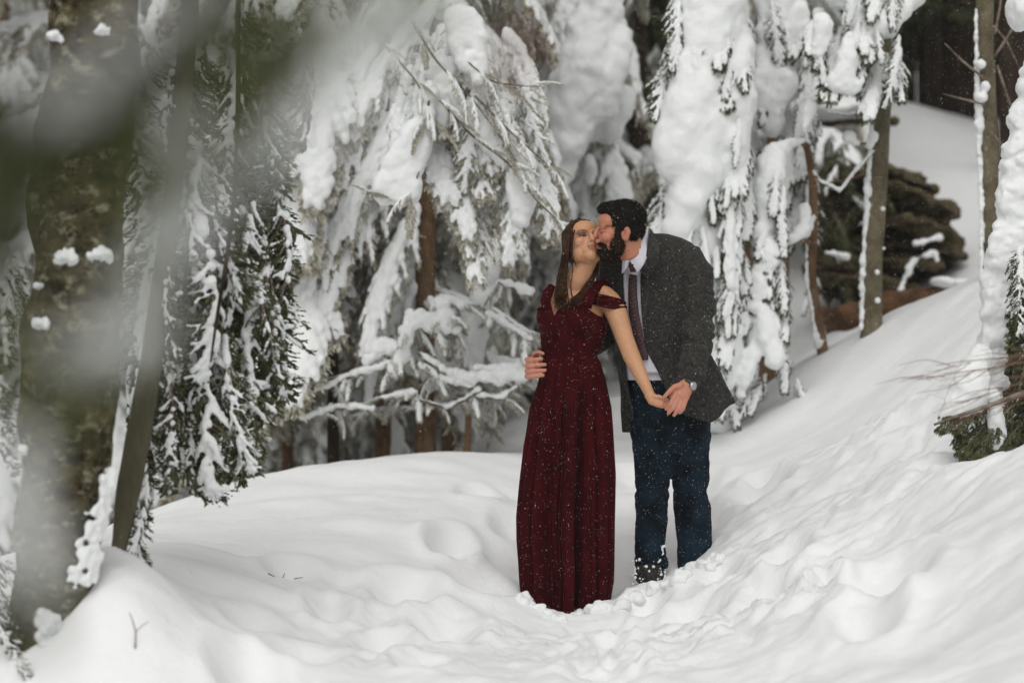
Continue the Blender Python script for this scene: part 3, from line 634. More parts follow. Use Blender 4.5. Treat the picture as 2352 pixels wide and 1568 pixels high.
# -- second draped column
tx = empty('draped_hemlock', PV(1745, 900, 15.4), 'ragged snow-draped hemlock between the white draped conifer and the curved sapling', 'tree')
wobj('trunk', trunk_mesh([P(1770, 960, 15.6), P(1790, 400, 15.6), P(1790, -500, 15.6)], [.09, .08, .05], 10, name='trunk'), M['bark_brown'], tx)
dr = chain([(1790, -80, 15.2, 46), (1785, 20, 15.1, 52), (1780, 100, 15.1, 46)], .12) + chain([(1760, 110, 15.1, 26), (1740, 200, 15.0, 30), (1725, 290, 15.0, 22)], .15) + chain([(1800, 120, 15.1, 34), (1790, 210, 15.0, 36), (1765, 300, 15.0, 26)], .15) + chain([(1840, 20, 15.1, 20), (1850, 110, 15.1, 16)], .2)
dr += chain([(1740, 400, 15.0, 14), (1735, 480, 15.0, 24), (1745, 540, 15.0, 22), (1740, 600, 15, 14)], .15) + chain([(1690, 420, 15.0, 18), (1680, 520, 15.0, 18), (1670, 600, 15, 14)], .15)
snow_mass('snow_drape', tx, dr, .02, .018, .10, 4, 12)
for k in range(44):
    x = rg.uniform(1690, 1870); y = rg.uniform(-40, 480); L = rg.uniform(80, 190)
    bough(tx, HEAVY if rg.rand() < .7 else MED, P(x, y, rg.uniform(15, 15.5)), P(x + rg.uniform(-30, 20), y + L, 14.95), .7, up=(rg.uniform(-.4, .4), -1, .4))

# -- bent snow-loaded sapling (curved brown stem)
Ys = 13.6
ts_ = empty('bent_sapling', PV(1887, 795, 15.0), 'thin curved brown sapling whose bowed top is loaded with zigzag snow', 'sapling')
wobj('trunk', trunk_mesh([P(1893, 830, 15.0), P(1887, 790, 15.0), P(1872, 700, 14.9), P(1862, 620, 14.8), P(1868, 520, 14.8), P(1868, 420, 14.8), P(1853, 330, 14.8), P(1820, 322, 14.6), P(1770, 350, 14.4)], [pm(v, 15) for v in (14, 13, 12, 11, 11, 10, 8, 6, 4)], 12, seed=13), M['bark_brown'], ts_)
wobj('branch', trunk_mesh([P(1868, 560, 14.8), P(1830, 545, 14.6), P(1805, 570, 14.5), P(1798, 640, 14.4)], [pm(v, 14.6) for v in (6, 6, 6, 3)], 8, seed=14, name='branch'), M['bark_brown'], ts_)
wobj('branch', trunk_mesh([P(1770, 350, 14.4), P(1765, 480, 14.35), P(1745, 620, 14.3), P(1735, 760, 14.2), P(1755, 900, 14.2)], [pm(v, 14.6) for v in (4, 4, 4, 3, 2)], 8, seed=15, name='branch'), M['bark_brown'], ts_)
dr = chain([(1850, 322, 14.5, 7), (1810, 335, 14.4, 16), (1775, 360, 14.3, 28), (1770, 400, 14.3, 34), (1762, 450, 14.3, 30), (1765, 510, 14.25, 28), (1745, 550, 14.25, 24), (1765, 590, 14.2, 24), (1740, 640, 14.2, 26), (1745, 690, 14.2, 24)], .12)
dr += chain([(1740, 680, 14.2, 22), (1700, 720, 14.2, 14), (1680, 760, 14.1, 28), (1670, 820, 14.1, 30), (1665, 880, 14.1, 26)], .12)
dr += chain([(1745, 720, 14.2, 30), (1770, 780, 14.1, 26), (1785, 840, 14.1, 20)], .15) + chain([(1740, 760, 14.2, 20), (1715, 860, 14.1, 18), (1700, 910, 14.1, 12)], .2)
dr += chain([(1870, 500, 14.7, 8), (1850, 520, 14.6, 18), (1825, 545, 14.5, 14), (1800, 560, 14.5, 10)], .2) + chain([(1848, 480, 14.6, 14), (1850, 510, 14.6, 16)], .1)
snow_mass('snow_load', ts_, dr, .014, .012, .07, 4, 13)
for k in range(40):
    x = rg.uniform(1680, 1800); y = rg.uniform(380, 820); L = rg.uniform(60, 130)
    bough(ts_, MED if rg.rand() < .6 else HEAVY, P(x, y, rg.uniform(14.2, 14.5)), P(x + rg.uniform(-25, 25), y + L, 14.15), .8, up=(rg.uniform(-.4, .4), -1, .4))
for (a, b, c, d) in ((1800, 790, 1800, 900), (1740, 880, 1700, 960), (1690, 860, 1660, 950), (1760, 860, 1720, 950), (1830, 870, 1850, 935), (1660, 860, 1690, 980)):
    bough(ts_, MED, P(a, b, 14.3), P(c, d, 14.2), .9, up=(0, -1, .4))
snow_mass('stem_snow', ts_, chain([(1893, 780, 14.95, 4), (1878, 790, 14.95, 9), (1868, 740, 14.9, 5), (1852, 640, 14.8, 5), (1855, 540, 14.8, 4)], .2), .01, .004, .03, 2, 14)

# -- straight grey trunk with snow plastered on one side
Yg = 14.6
tgr = empty('grey_tree', PV(2002, 755, Yg), 'straight grey-brown lichen-spotted trunk with a white snow strip and snowy cap of boughs', 'tree')
wobj('trunk', trunk_mesh([P(1998, 800, Yg), P(2002, 750, Yg), P(2006, 600, Yg), P(2016, 420, Yg), P(2026, 250, Yg), P(2034, 110, Yg), P(2040, -60, Yg), P(2046, -500, Yg)], [pm(v, Yg) for v in (25, 24, 22, 22, 21, 19, 17, 12)], 28, seed=16, rough=.1), M['bark_grey'], tgr)
snow_mass('snow_strip', tgr, chain([(1979, 755, Yg - .02, 5), (1982, 600, Yg - .02, 7), (1992, 480, Yg - .02, 7), (1995, 440, Yg - .02, 10), (1996, 380, Yg - .02, 5), (2005, 230, Yg - .02, 5), (2012, 120, Yg - .02, 6)], .3), .010, .004, .03, 2, 15)
for (x, y, r) in ((2016, 690, 7), (2015, 625, 6), (2028, 480, 6), (2030, 570, 4), (1997, 330, 12), (2005, 315, 14)):
    snow_mass('snow_knob', tgr, [(x, y, Yg - .12, r, r * 1.1, .02)], .008, .003, .03, 1, int(x))
dr = chain([(2070, 25, 14.1, 24), (2040, 50, 14.1, 34), (2005, 65, 14.1, 26), (1990, 85, 14.1, 14)], .12) + chain([(1890, 60, 14.0, 24), (1880, 110, 14.0, 20), (1885, 140, 14.0, 8)], .12) + chain([(1950, 90, 14.0, 16), (1945, 150, 14.0, 30), (1935, 190, 14.0, 34), (1965, 200, 14, 24)], .12) + chain([(1965, 0, 14.2, 30), (1960, 60, 14.1, 22)], .12) + chain([(2085, -30, 14.2, 50), (2010, -40, 14.2, 50), (1900, -30, 14.2, 45)], .1)
dr += chain([(1850, 260, 14.2, 10), (1862, 240, 14.2, 14), (1845, 300, 14.2, 8)], .2)
snow_mass('snow_load', tgr, dr, .014, .012, .07, 4, 16)
for k in range(22):
    x = rg.uniform(1870, 2080); y = rg.uniform(-60, 150); L = rg.uniform(60, 140)
    bough(tgr, HEAVY if rg.rand() < .6 else MED, P(x, y, rg.uniform(14, 14.5)), P(x + rg.uniform(-40, 20), y + L, 14.0), .8, up=(rg.uniform(-.4, .4), -1, .6))
def twig(parent, pts, Y, r0, r1, mat_, name='branch', sn=0):
    wobj(name, trunk_mesh([P(x, y, Y) for x, y in pts], list(np.linspace(pm(r0, Y), pm(r1, Y), len(pts))), 6, seed=int(pts[0][0]), name=name), M[mat_], parent)
    if sn:
        c = [(x, y - r0 * .8, Y, sn) for x, y in pts]; snow_mass(name + '_snow', parent, chain(c, .3), .008, .003, .03, 1, int(pts[0][1]))
twig(tgr, [(2020, 120), (2005, 180), (1995, 260)], 14.4, 5, 2, 'twig'); twig(tgr, [(2005, 350), (1960, 400), (1930, 440), (1880, 415), (1868, 395)], 14.5, 4, 3, 'twig', sn=4)
twig(tgr, [(2010, 390), (1960, 410), (1900, 420)], 14.6, 3, 1.5, 'redtwig'); twig(tgr, [(1990, 255), (1950, 265), (1900, 258)], 14.5, 4, 2, 'twig', sn=4)
twig(tgr, [(1990, 330), (1965, 330), (1940, 310)], 14.4, 3, 2, 'twig'); snow_mass('snow_lump', tgr, [(1950, 315, 14.4, 18, 14, .06), (1965, 328, 14.4, 12, 9, .05)], .01, .006, .05, 3, 8)

# -- right trunk with snow edge
Yr = 14.0
tr2 = empty('patchy_tree', PV(2262, 640, Yr), 'upright mottled trunk with white snow edge in front of the dark forest', 'tree')
wobj('trunk', trunk_mesh([P(2268, 690, Yr), P(2272, 600, Yr), P(2276, 500, Yr), P(2272, 350, Yr), P(2264, 200, Yr), P(2262, 50, Yr), P(2262, -400, Yr)], [pm(v, Yr) for v in (9, 15, 20, 21, 21, 20, 16)], 24, seed=17, rough=.1), M['bark_grey'], tr2)
snow_mass('snow_strip', tr2, chain([(2256, 650, Yr - .02, 5), (2255, 500, Yr - .02, 6), (2250, 350, Yr - .02, 7), (2248, 250, Yr - .05, 10), (2243, 160, Yr - .02, 6), (2242, 20, Yr - .02, 4)], .25) + [(2252, 225, Yr - .1, 16, 12, .06), (2252, 148, Yr - .1, 14, 12, .05), (2264, 198, Yr - .11, 12, 13, .03)], .010, .004, .03, 2, 18)
for pts in (((2280, 60), (2310, 90), (2352, 180)), ((2262, 240), (2200, 225), (2165, 215)), ((2285, 130), (2330, 60), (2360, 0)), ((2290, 150), (2320, 240), (2350, 300)), ((2260, 180), (2210, 140), (2170, 100)), ((2270, 300), (2320, 350), (2352, 390)), ((2285, 80), (2300, 0), (2290, -60))):
    twig(tr2, list(pts), 13.9, 3.5, 1.5, 'twig', sn=0)

# -- big snow-plastered trunk at the right edge with fir skirt
Ye = 11.6
tr3 = empty('snow_plastered_tree', PV(2310, 1040, Ye), 'leaning trunk caked in snow at the right edge, dark fir boughs at foot', 'tree')
wobj('trunk', trunk_mesh([P(2290, 1120, Ye + .1), P(2300, 1000, Ye + .1), P(2318, 800, Ye + .1), P(2336, 600, Ye + .1), P(2358, 400, Ye + .1), P(2390, 180, Ye + .1), P(2430, -100, Ye + .1)], [pm(v, Ye) for v in (52, 48, 44, 42, 40, 38, 34)], 30, seed=18, rough=.08), M['bark_moss'], tr3)
rg = np.random.RandomState(61)
dr = fill_poly([(2365, 130), (2330, 280), (2306, 400), (2280, 560), (2264, 700), (2250, 800), (2225, 900), (2225, 925), (2290, 935), (2312, 800), (2322, 640), (2345, 560), (2375, 420), (2420, 300)], Ye - .27, 15, 520, .07, rg)
snow_mass('snow_plaster', tr3, dr, .011, .016, .07, 4, 19)
snow_mass('snow_lump', tr3, [(2345, 30, 12.5, 36, 42, .15), (2365, -10, 12.5, 50, 40, .15)], .014, .01, .06, 4, 20)
for k in range(40):
    x = rg.uniform(2225, 2400); y = rg.uniform(540 if x > 2325 else 930, 970); L = rg.uniform(90, 200)
    bough(tr3, LIGHT if rg.rand() < .35 else BARE, P(x, y, rg.uniform(10.95, 11.3)), P(x + rg.uniform(-25, 12), min(1055, y + L), 11.0), .9, up=(rg.uniform(-.5, .5), -1, .3))
for (a, b, c, d) in ((2300, 960, 2205, 1040), (2290, 985, 2215, 1055), (2320, 1000, 2250, 1060), (2290, 920, 2190, 985), (2260, 905, 2160, 985), (2330, 930, 2240, 1050), (2340, 980, 2290, 1060)):
    bough(tr3, BARE, P(a, b, 10.9), P(c, d, 10.7), .7, up=(-.2, -.6, .8))
snow_mass('bough_load', tr3, chain([(2250, 820, 10.9, 30), (2235, 880, 10.8, 42), (2210, 930, 10.8, 44), (2180, 955, 10.8, 26), (2165, 965, 10.8, 16)], .1) , .013, .008, .06, 4, 21)
snow_mass('snow_lump', tr3, chain([(2280, 900, 10.8, 16), (2290, 980, 10.8, 22), (2280, 1030, 10.8, 26)], .12), .013, .008, .06, 4, 22)
twig(tr3, [(2400, 885), (2330, 910), (2260, 935), (2200, 955), (2145, 975)], 10.7, 8, 3, 'twig')
# reddish blurred twigs reaching in from the right
rt = empty('red_twig_bush', PV(2500, 840, 9.3), 'fan of thin reddish twigs reaching in from the right over the snow', 'shrub')
rg = np.random.RandomState(71)
for (x0, y0, x1, y1, n_) in ((2470, 790, 2150, 845, 9), (2470, 800, 2100, 880, 9), (2450, 830, 2160, 950, 8), (2450, 850, 2200, 980, 6)):
    Yt = 9.2
    main = [(x0 + (x1 - x0) * t, y0 + (y1 - y0) * t + 6 * math.sin(t * 5)) for t in np.linspace(0, 1, 7)]
    twig(rt, main, Yt, 2.3, .6, 'redtwig', 'twig')
    for k in range(n_):
        t = rg.uniform(.25, .9); q = (x0 + (x1 - x0) * t, y0 + (y1 - y0) * t); L = rg.uniform(60, 150); s_ = rg.choice([-1, 1]) * rg.uniform(.1, .45)
        dx, dy = (x1 - x0), (y1 - y0); l = math.hypot(dx, dy); a = math.atan2(dy, dx) + s_
        twig(rt, [q, (q[0] + L * .5 * math.cos(a), q[1] + L * .5 * math.sin(a)), (q[0] + L * math.cos(a - s_ * .6), q[1] + L * math.sin(a - s_ * .6))], Yt + rg.uniform(-.1, .1), 1.1, .4, 'redtwig', 'twig')

# -- upper right dark forest
names = ['broad dark trunk at the top right, left of the mottled trunk', 'slender dark trunk behind the snowy knoll', 'dark trunk at the back between grey trunk and mottled trunk', 'dark trunk at the far right edge behind the mottled trunk',
         'dark far trunk above the rock ledge', 'dark thin trunk close beside the grey trunk', 'dark trunk seen under the snow clumps at the top right', 'faint dark trunk deep in the forest right of centre', 'faint thin trunk behind the bent sapling', 'dark trunk just right of the mottled trunk',
         'second broad dark trunk at the top right, beside the mottled trunk', 'narrow dark trunk between two broad dark ones at the top right', 'dark trunk above the crest of the snowy knoll', 'leftmost narrow dark trunk above the knoll beside the grey trunk', 'far dark trunk in the top right corner', 'dark pole-thin trunk above the knoll, right part', 'deep dark trunk seen above the rock ledge, left part']
spots = [(2190, 26.5, 46, 620), (2120, 27.5, 20, 560), (2060, 28, 26, 560), (2335, 24.5, 50, 640), (1930, 26, 28, 640), (2085, 30, 14, 560), (1975, 29, 30, 640), (1830, 27, 22, 660), (1905, 25, 16, 640), (2310, 22, 30, 640), (2225, 25.5, 34, 600), (2165, 29, 18, 560), (2145, 26, 26, 560), (2095, 27, 15, 560), (2350, 28, 40, 640), (2250, 29, 14, 600), (1950, 30, 20, 600)]
for (px, Y, wd, pyb), lb in zip(spots, names):
    laden('dark_conifer', px, pyb - 250, Y, 11, pm(wd / 2, Y), 'bark_dark', lb, dict(z0=4.9, z1=8.6, step=.42, len=lambda f: 1.5, pitch=22, kind=BARE, wide=.8), seed=px)
wd_ = empty('woodland', (0, 36, 0)); wd_.name = 'far_woodland'
tag(wd_, 'far mass of dark snowy forest filling the gaps behind everything', 'woodland')
bpy.data.objects.remove(wd_)
# far rows of conifers, seen only through gaps
rg = np.random.RandomState(81)
far = [(-5.6, 17.5, 'snowy conifer at the far left edge behind the mossy trunk'), (-3.6, 19.5, 'snowy conifer seen between the mossy trunk and the hanging stem'), (-4.8, 23, 'pale conifer far behind the mossy trunk'), (-2.9, 22.5, 'pale far conifer behind the left of the mound'), (-1.6, 21.5, 'pale far conifer behind the dark-stemmed one'),
       (-.3, 23, 'pale far conifer behind the waist-high bough'), (.9, 24.5, 'far conifer behind the woman\'s head'), (2.2, 22.5, 'far conifer behind the white draped tree'),
       (-6.5, 27, 'faint conifer deepest at the left edge'), (-2.2, 27, 'faint deep conifer behind the mound, left'), (0, 28.5, 'faint deep conifer behind the mound, right'), (2, 29.5, 'faint deep conifer behind the man')]
for k, (x, y, lb) in enumerate(far):
    z = gz(x, y)
    tree('far_conifer', (x, y, z), (x, y, z + 8.5), .13, .06, 'bark_brown', lb, 'tree', None,
         dict(z0=z + .7, z1=7.6, step=.17, len=lambda f: 2.1 * (1 - .5 * f), pitch=34, kind=MED + HEAVY, wide=.95, gm='green_pale'), seed=100 + k, n=10)
# closed dark stand at the very back
rg = np.random.RandomState(91); st_n = MB(); leaves = []
for k in range(230):
    x = rg.uniform(-16, 18); y = rg.uniform(30, 44); z = gz(x, y) if k % 6 == 0 else float(ground_base(x, y)[0])
    if x > 2.5 and rg.rand() < .5: continue
    r = rg.uniform(.08, .2); st_n.tube([(x, y, z - .5), (x + rg.uniform(-.2, .2), y, z + 9)], [r, r * .5], 6)
    for j in range(110 if x < 2.5 else 14):
        h = rg.uniform(.4, 9); a = rg.uniform(0, 6.28); rad = rg.uniform(.2, 1.7) * (1 - h / 13); c = np.array([x + rad * math.cos(a), y + rad * math.sin(a), z + h - rad * .5])
        d = np.array([math.cos(a), math.sin(a), -.5]) * rg.uniform(.12, .3); w = np.array([-math.sin(a), math.cos(a), rg.uniform(-.5, .5)]) * rg.uniform(.06, .14)
        leaves.append((c - d, c + w, c + d, c - w))
st_n.add(np.array(leaves).reshape(-1, 3), [(4 * k, 4 * k + 1, 4 * k + 2, 4 * k + 3) for k in range(len(leaves))])
o = obj('far_forest', st_n.mesh('far_forest'), M['bark_dark']); tag(o, 'dark solid mass of forest closing the view behind all the trees', 'forest', kind='stuff')

# -- mossy rock ledge and rotten log
rk = empty('rock_ledge', PV(2080, 700, 17.2), 'mossy layered rock ledge jutting from the snowy slope behind the grey trunk', 'rock')
rg = np.random.RandomState(55)
slabs = [(2020, 410, 2150, 430, 24), (2040, 450, 2185, 480, 26), (2030, 500, 2190, 530, 24), (2050, 545, 2215, 575, 18), (2030, 590, 2160, 600, 18), (2030, 430, 2120, 450, 20), (1985, 385, 2080, 410, 22), (1990, 440, 2150, 470, 26), (2000, 490, 2165, 520, 24), (1990, 530, 2130, 545, 22), (1950, 560, 2210, 575, 18), (1930, 600, 2150, 600, 18), (1880, 610, 2010, 625, 26), (1990, 640, 2100, 655, 16), (1990, 460, 2120, 500, 20), (1900, 400, 2000, 400, 22), (1900, 500, 2000, 480, 30), (1890, 560, 1990, 560, 30), (1910, 430, 1990, 425, 26), (1880, 270, 2050, 265, 20), (1890, 640, 2060, 640, 22), (1870, 670, 1990, 690, 18)]
mb = MB()
for k in range(46):
    x = rg.uniform(1890, 2170); y = rg.uniform(400, 700) if x < 2080 else rg.uniform(430, 640); mb.ell(P(x, y, 18.5 + rg.uniform(-.1, .2)), (rg.uniform(.12, .24), .3, rg.uniform(.06, .13)), nu=8, nv=6)
me = remesh(mb.mesh('outcrop'), .03, 0); V = verts(me); N = norms(me)
setv(me, V + N * (fbm(V / np.array([.4, .3, .09]), 5, 4) * .06)[:, None]); wobj('outcrop', me, M['rock'], rk)
for (a, b, c, d, h) in slabs:
    Yk = 17.9 + rg.uniform(-.15, .5); mb = MB(); n = 9; pts = []; rad = []
    for q, t in enumerate(np.linspace(-.02, 1.02, n)):
        pts.append(P(a + (c - a) * t, b + (d - b) * t + 14 * t * t + rg.uniform(-3, 3), Yk)); k_ = (1 - .55 * t ** 3) * rg.uniform(.75, 1.2)
        rad.append((.45 * k_, pm(h, Yk) * .72 * k_))
    mb.tube(pts, rad, 5)
    me = remesh(mb.mesh('slab'), .02, 0); V = verts(me); N = norms(me)
    dd = fbm(V / np.array([.5, .3, .07]), int(a), 3) * .035 + fbm(V / .09, int(b), 3) * .018
    setv(me, V + N * dd[:, None]); wobj('slab', me, M['rock'], rk)
for pts in (((2085, 615), (2110, 590), (2140, 580), (2160, 600)), ((2060, 700), (2075, 640), (2100, 610)), ((2150, 640), (2160, 700), (2150, 730)), ((1900, 580), (1950, 590)), ((2010, 410), (2040, 400)), ((2100, 560), (2160, 545))):
    snow_mass('ledge_snow', rk, chain([(x, y, 17.2, 6) for x, y in pts], .45, .9), .014, .012, .05, 2, int(pts[0][0]))
snow_mass('ledge_snow', rk, [(1905, 255, 18, 60, 22, .4), (1960, 250, 18, 55, 20, .4), (2020, 262, 18, 30, 18, .3)], .03, .015, .15, 4, 40)
th = empty('thicket', PV(1930, 640, 17.6), 'dark tangled undergrowth beside the mossy rock ledge, dusted with snow', 'thicket')
for k in range(34):
    x, y = rg.uniform(1865, 1990), rg.uniform(300, 680); a_ = rg.uniform(.6, 2.5); L = rg.uniform(50, 120); Yk = rg.uniform(17.3, 18.6)
    bough(th, BARE if rg.rand() < .6 else MED, P(x, y, Yk), P(x + L * math.cos(a_), y + L * math.sin(a_), Yk - .1), .8)
lg = empty('fallen_log', PV(2080, 690, 16.3), 'rotten reddish-brown fallen log below the rock ledge', 'log')
wobj('log', trunk_mesh([P(1890, 735, 16.6), P(2000, 710, 16.5), P(2100, 690, 16.4), P(2180, 668, 16.4)], [pm(34, 16.4), pm(30, 16.4), pm(26, 16.4), pm(14, 16.4)], 20, rough=.25, seed=3, name='log'), M['log'], lg)
for (x, y) in ((2160, 645), (2200, 650)):
    snow_mass('log_snow', lg, [(x, y, 16.3, 26, 12, .12), (x + 15, y + 6, 16.3, 20, 10, .1)], .016, .008, .06, 3, x)

# -- twigs poking out of the foreground snow
def onground(px, Y0_, Y1_, py):
    """ground distance under a pixel"""
    ys = np.linspace(Y0_, Y1_, 200); z = ground_z((px - 1176) * K * ys, ys); pz = H + (784 - py) * K * ys
    i = int(np.argmin(np.abs(z - pz))); return ys[i]
Yt = onground(310, 8.4, 10, 1490)
tg1 = empty('snow_twig', PV(310, 1490, Yt), 'forked dark twig sticking up from the snow at lower left', 'twig')
wobj('stem', trunk_mesh([P(310, 1500, Yt), P(311, 1470, Yt), P(312, 1450, Yt), P(305, 1425, Yt), P(297, 1405, Yt)], [.0035, .003, .003, .002, .0015], 6, name='stem'), M['twig'], tg1)
wobj('side_twig', trunk_mesh([P(312, 1450, Yt), P(325, 1437, Yt), P(342, 1426, Yt)], [.002, .002, .0012], 6, name='side_twig'), M['twig'], tg1)
for (a, b, c, d, lb) in ((616, 1316, 632, 1324, 'tiny dark twig tip in the smooth snow, leftmost of three'), (650, 1326, 654, 1315, 'tiny upright twig tip in the smooth snow, middle of three'), (676, 1328, 696, 1325, 'tiny flat twig tip in the smooth snow, rightmost of three')):
    Yt = onground(a, 9, 12, max(b, d)) - .03; o = obj('twig_tip', trunk_mesh([P(a, b, Yt), P(c, d, Yt)], [.003, .0015], 5, name='twig_tip'), M['twig']); tag(o, lb, 'twig')

# ------------------------------------------------------------------ people
M['skin'] = attr_mat('skin', .5, .35, sss=.08)
M['hair_brown'] = mat('hair_brown', (.022, .009, .004), .6, .12, c2=(.065, .030, .015), scale=30)
M['hair_dark'] = mat('hair_dark', (.004, .0033, .0028), .75, .12, c2=(.010, .0078, .006), scale=40)
M['beard'] = mat('beard', (.008, .0045, .003), .75, .12, c2=(.040, .019, .011), scale=40)
M['velvet'] = mat('burgundy_velvet', (.026, .0010, .0022), .8, .05, c2=(.048, .0028, .0045), scale=14, bump=.25, bscale=160, sheen=.02)
M['velvet'].node_tree.nodes['Principled BSDF'].inputs['Sheen Tint'].default_value = (.8, .2, .25, 1)
M['wool'] = mat('charcoal_wool', (.019, .0192, .018), .9, .12, c2=(.046, .045, .041), scale=70, bump=.35, bscale=260, sheen=.06)
M['denim'] = mat('denim_navy', (.002, .0045, .0075), .85, .12, c2=(.009, .022, .038), scale=9, bump=.4, bscale=120)
M['shirt'] = mat('shirt_white', (.60, .59, .66), .7, .2, c2=(.66, .65, .71), scale=12)
M['metal'] = mat('watch_steel', (.5, .5, .5), .25, .5, metal=.9)
M['dial'] = mat('watch_dial', (.33, .34, .35), .25, .5)
M['strap'] = mat('watch_strap', (.02, .02, .02), .5, .4)
M['boot'] = mat('boot_dark', (.02, .017, .015), .6, .3, bump=.4, bscale=60)
M['ink'] = mat('tattoo_ink', (.05, .055, .06), .7, .1)
M['pink'] = mat('strand_brown', (.10, .055, .035), .5, .4)
def tie_material():
    m = bpy.data.materials.new('tie_striped'); m.use_nodes = True; n = m.node_tree; b = n.nodes['Principled BSDF']; b.inputs['Roughness'].default_value = .6
    tc = n.nodes.new('ShaderNodeTexCoord'); mp = n.nodes.new('ShaderNodeMapping'); mp.inputs['Rotation'].default_value = (0, R(35), 0)
    wv = n.nodes.new('ShaderNodeTexWave'); wv.bands_direction = 'Z'; wv.inputs['Scale'].default_value = 18
    r = n.nodes.new('ShaderNodeValToRGB'); r.color_ramp.elements[0].color = (.014, .010, .013, 1); r.color_ramp.elements[1].color = (.075, .014, .02, 1); r.color_ramp.elements[0].position = .55; r.color_ramp.elements[1].position = .75
    n.links.new(tc.outputs['Object'], mp.inputs[0]); n.links.new(mp.outputs[0], wv.inputs['Vector']); n.links.new(wv.outputs['Fac'], r.inputs[0]); n.links.new(r.outputs[0], b.inputs['Base Color'])
    return m
M['tie'] = tie_material()

def frame(F, U):
    F = np.array(F, float); F /= np.linalg.norm(F); U = np.array(U, float); U -= F * np.dot(F, U); U /= np.linalg.norm(U)
    return np.stack([np.cross(U, F), U, F], 1)       # columns r,u,f
def head_shape(mb, C, B, s, male=False):
    def e(c, r): mb.ell(C + B @ (np.array(c) * s), np.array(r) * s, B, 16, 12)
    e((0, .035, -.018), (.073, .085, .092)); e((0, -.028, .03), (.060, .076, .062)); e((0, .045, .045), (.060, .045, .046))
    e((0, -.086, .063), (.028 if not male else .034, .022, .026))
    e((0, -.06, .05), (.042, .03, .042))
    for q in (-1, 1):
        e((q * .036, -.060, .022), (.028, .034, .044)); e((q * .038, -.022, .062), (.026, .024, .026)); e((q * .028, .020, .080), (.026, .009, .014))
        e((q * .031, .001, .077), (.0155, .0105, .0125)); e((q * .0105, -.034, .100), (.0075, .006, .009))
        e((q * .073, -.012, -.006), (.009, .031, .019)); e((q * .078, -.004, -.012), (.006, .022, .016))
    n0 = np.array([(0, .012, .088), (0, -.008, .100), (0, -.028, .112)]); n0[:, 1] += .008 if male else 0
    if male: n0[2] += (0, .006, -.006)
    mb.tube([C + B @ (p * s) for p in n0], [.009 * s, .0095 * s, .0115 * s], 10); e(n0[2], (.0125, .0105, .011))
    e((0, -.0535, .0955), (.021, .0048, .0085)); e((0, -.0625, .0935), (.017, .0058, .0095)); e((0, -.043, .092), (.018, .012, .012))
def tubepx(mb, pts, n=12, up=(0, -1, 0)):
    """pts: (px,py,Y,r_m) or (px,py,Y,ra,rb)"""
    mb.tube([P(*p[:3]) for p in pts], [(p[3], p[4]) if len(p) > 4 else p[3] for p in pts], n, up=up)
    for p in (pts[0], pts[-1]):
        if len(p) == 4: mb.ell(P(*p[:3]), p[3])
def setcol(me, col):
    a = me.color_attributes.new('Col', 'FLOAT_COLOR', 'POINT'); a.data.foreach_set('color', np.concatenate([col, np.ones((len(col), 1))], 1).astype(np.float32).ravel())
def loft(fn, rows, n, thick=0, name='cloth', closed=True, a0=0, a1=2 * math.pi):
    th = np.linspace(a0, a1, n, endpoint=not closed); G = np.stack([fn(th, s) for s in rows])
    mb = MB(); mb.grid(G, closed_u=closed); me = mb.mesh(name)
    if thick:
        o = bpy.data.objects.new('t', me); COL.objects.link(o); m = o.modifiers.new('s', 'SOLIDIFY'); m.thickness = thick; m.offset = -1
        dg = bpy.context.evaluated_depsgraph_get(); dg.update(); r = bpy.data.meshes.new_from_object(o.evaluated_get(dg)); bpy.data.objects.remove(o); r.name = name; me = r
    bm = bmesh.new(); bm.from_mesh(me); bmesh.ops.recalc_face_normals(bm, faces=bm.faces); bm.to_mesh(me); bm.free()
    return smooth(me)
def fuzz(me, n, L, wd, seed, droop=(0, 0, -.6), keep=None):
    rg = np.random.RandomState(seed); V = verts(me); N = norms(me); idx = rg.randint(0, len(V), n); Q = []
    for i in idx:
        if keep is not None and not keep(V[i]): continue
        d = N[i] * .55 + np.array(droop) + rg.normal(size=3) * .35; d /= np.linalg.norm(d); w_ = np.cross(d, rg.normal(size=3)); w_ /= np.linalg.norm(w_); l = L * rg.uniform(.5, 1.3)
        Q += [V[i] - w_ * wd, V[i] + w_ * wd, V[i] + d * l]
    return Q
def add_fuzz(me, Q):
    """one mesh out of a surface and its hairs"""
    V = verts(me); F = [tuple(p.vertices) for p in me.polygons]; n = len(V)
    V2 = np.concatenate([V, np.array(Q)]); F += [(n + 3 * k, n + 3 * k + 1, n + 3 * k + 2) for k in range(len(Q) // 3)]
    r = mk(me.name, V2, F); return smooth(r)

# ================= the woman
WY = 11.33
CW = P(1340, 562, WY); BW = frame((.30, -.85, .43), (-.11, .43, .90)); SW = 1.08
mb = MB(); head_shape(mb, CW, BW, SW)
tubepx(mb, [(1352, 588, WY - .0, .050), (1338, 618, WY - .01, .050), (1326, 642, WY - .01, .050), (1317, 668, WY + .01, .056)], 16)
tubepx(mb, [(1262, 688, WY + .03, .040), (1285, 672, WY + .03, .045), (1318, 664, WY + .03, .050), (1352, 662, WY + .02, .045), (1392, 680, WY - .01, .046)], 14, up=(0, 0, 1))
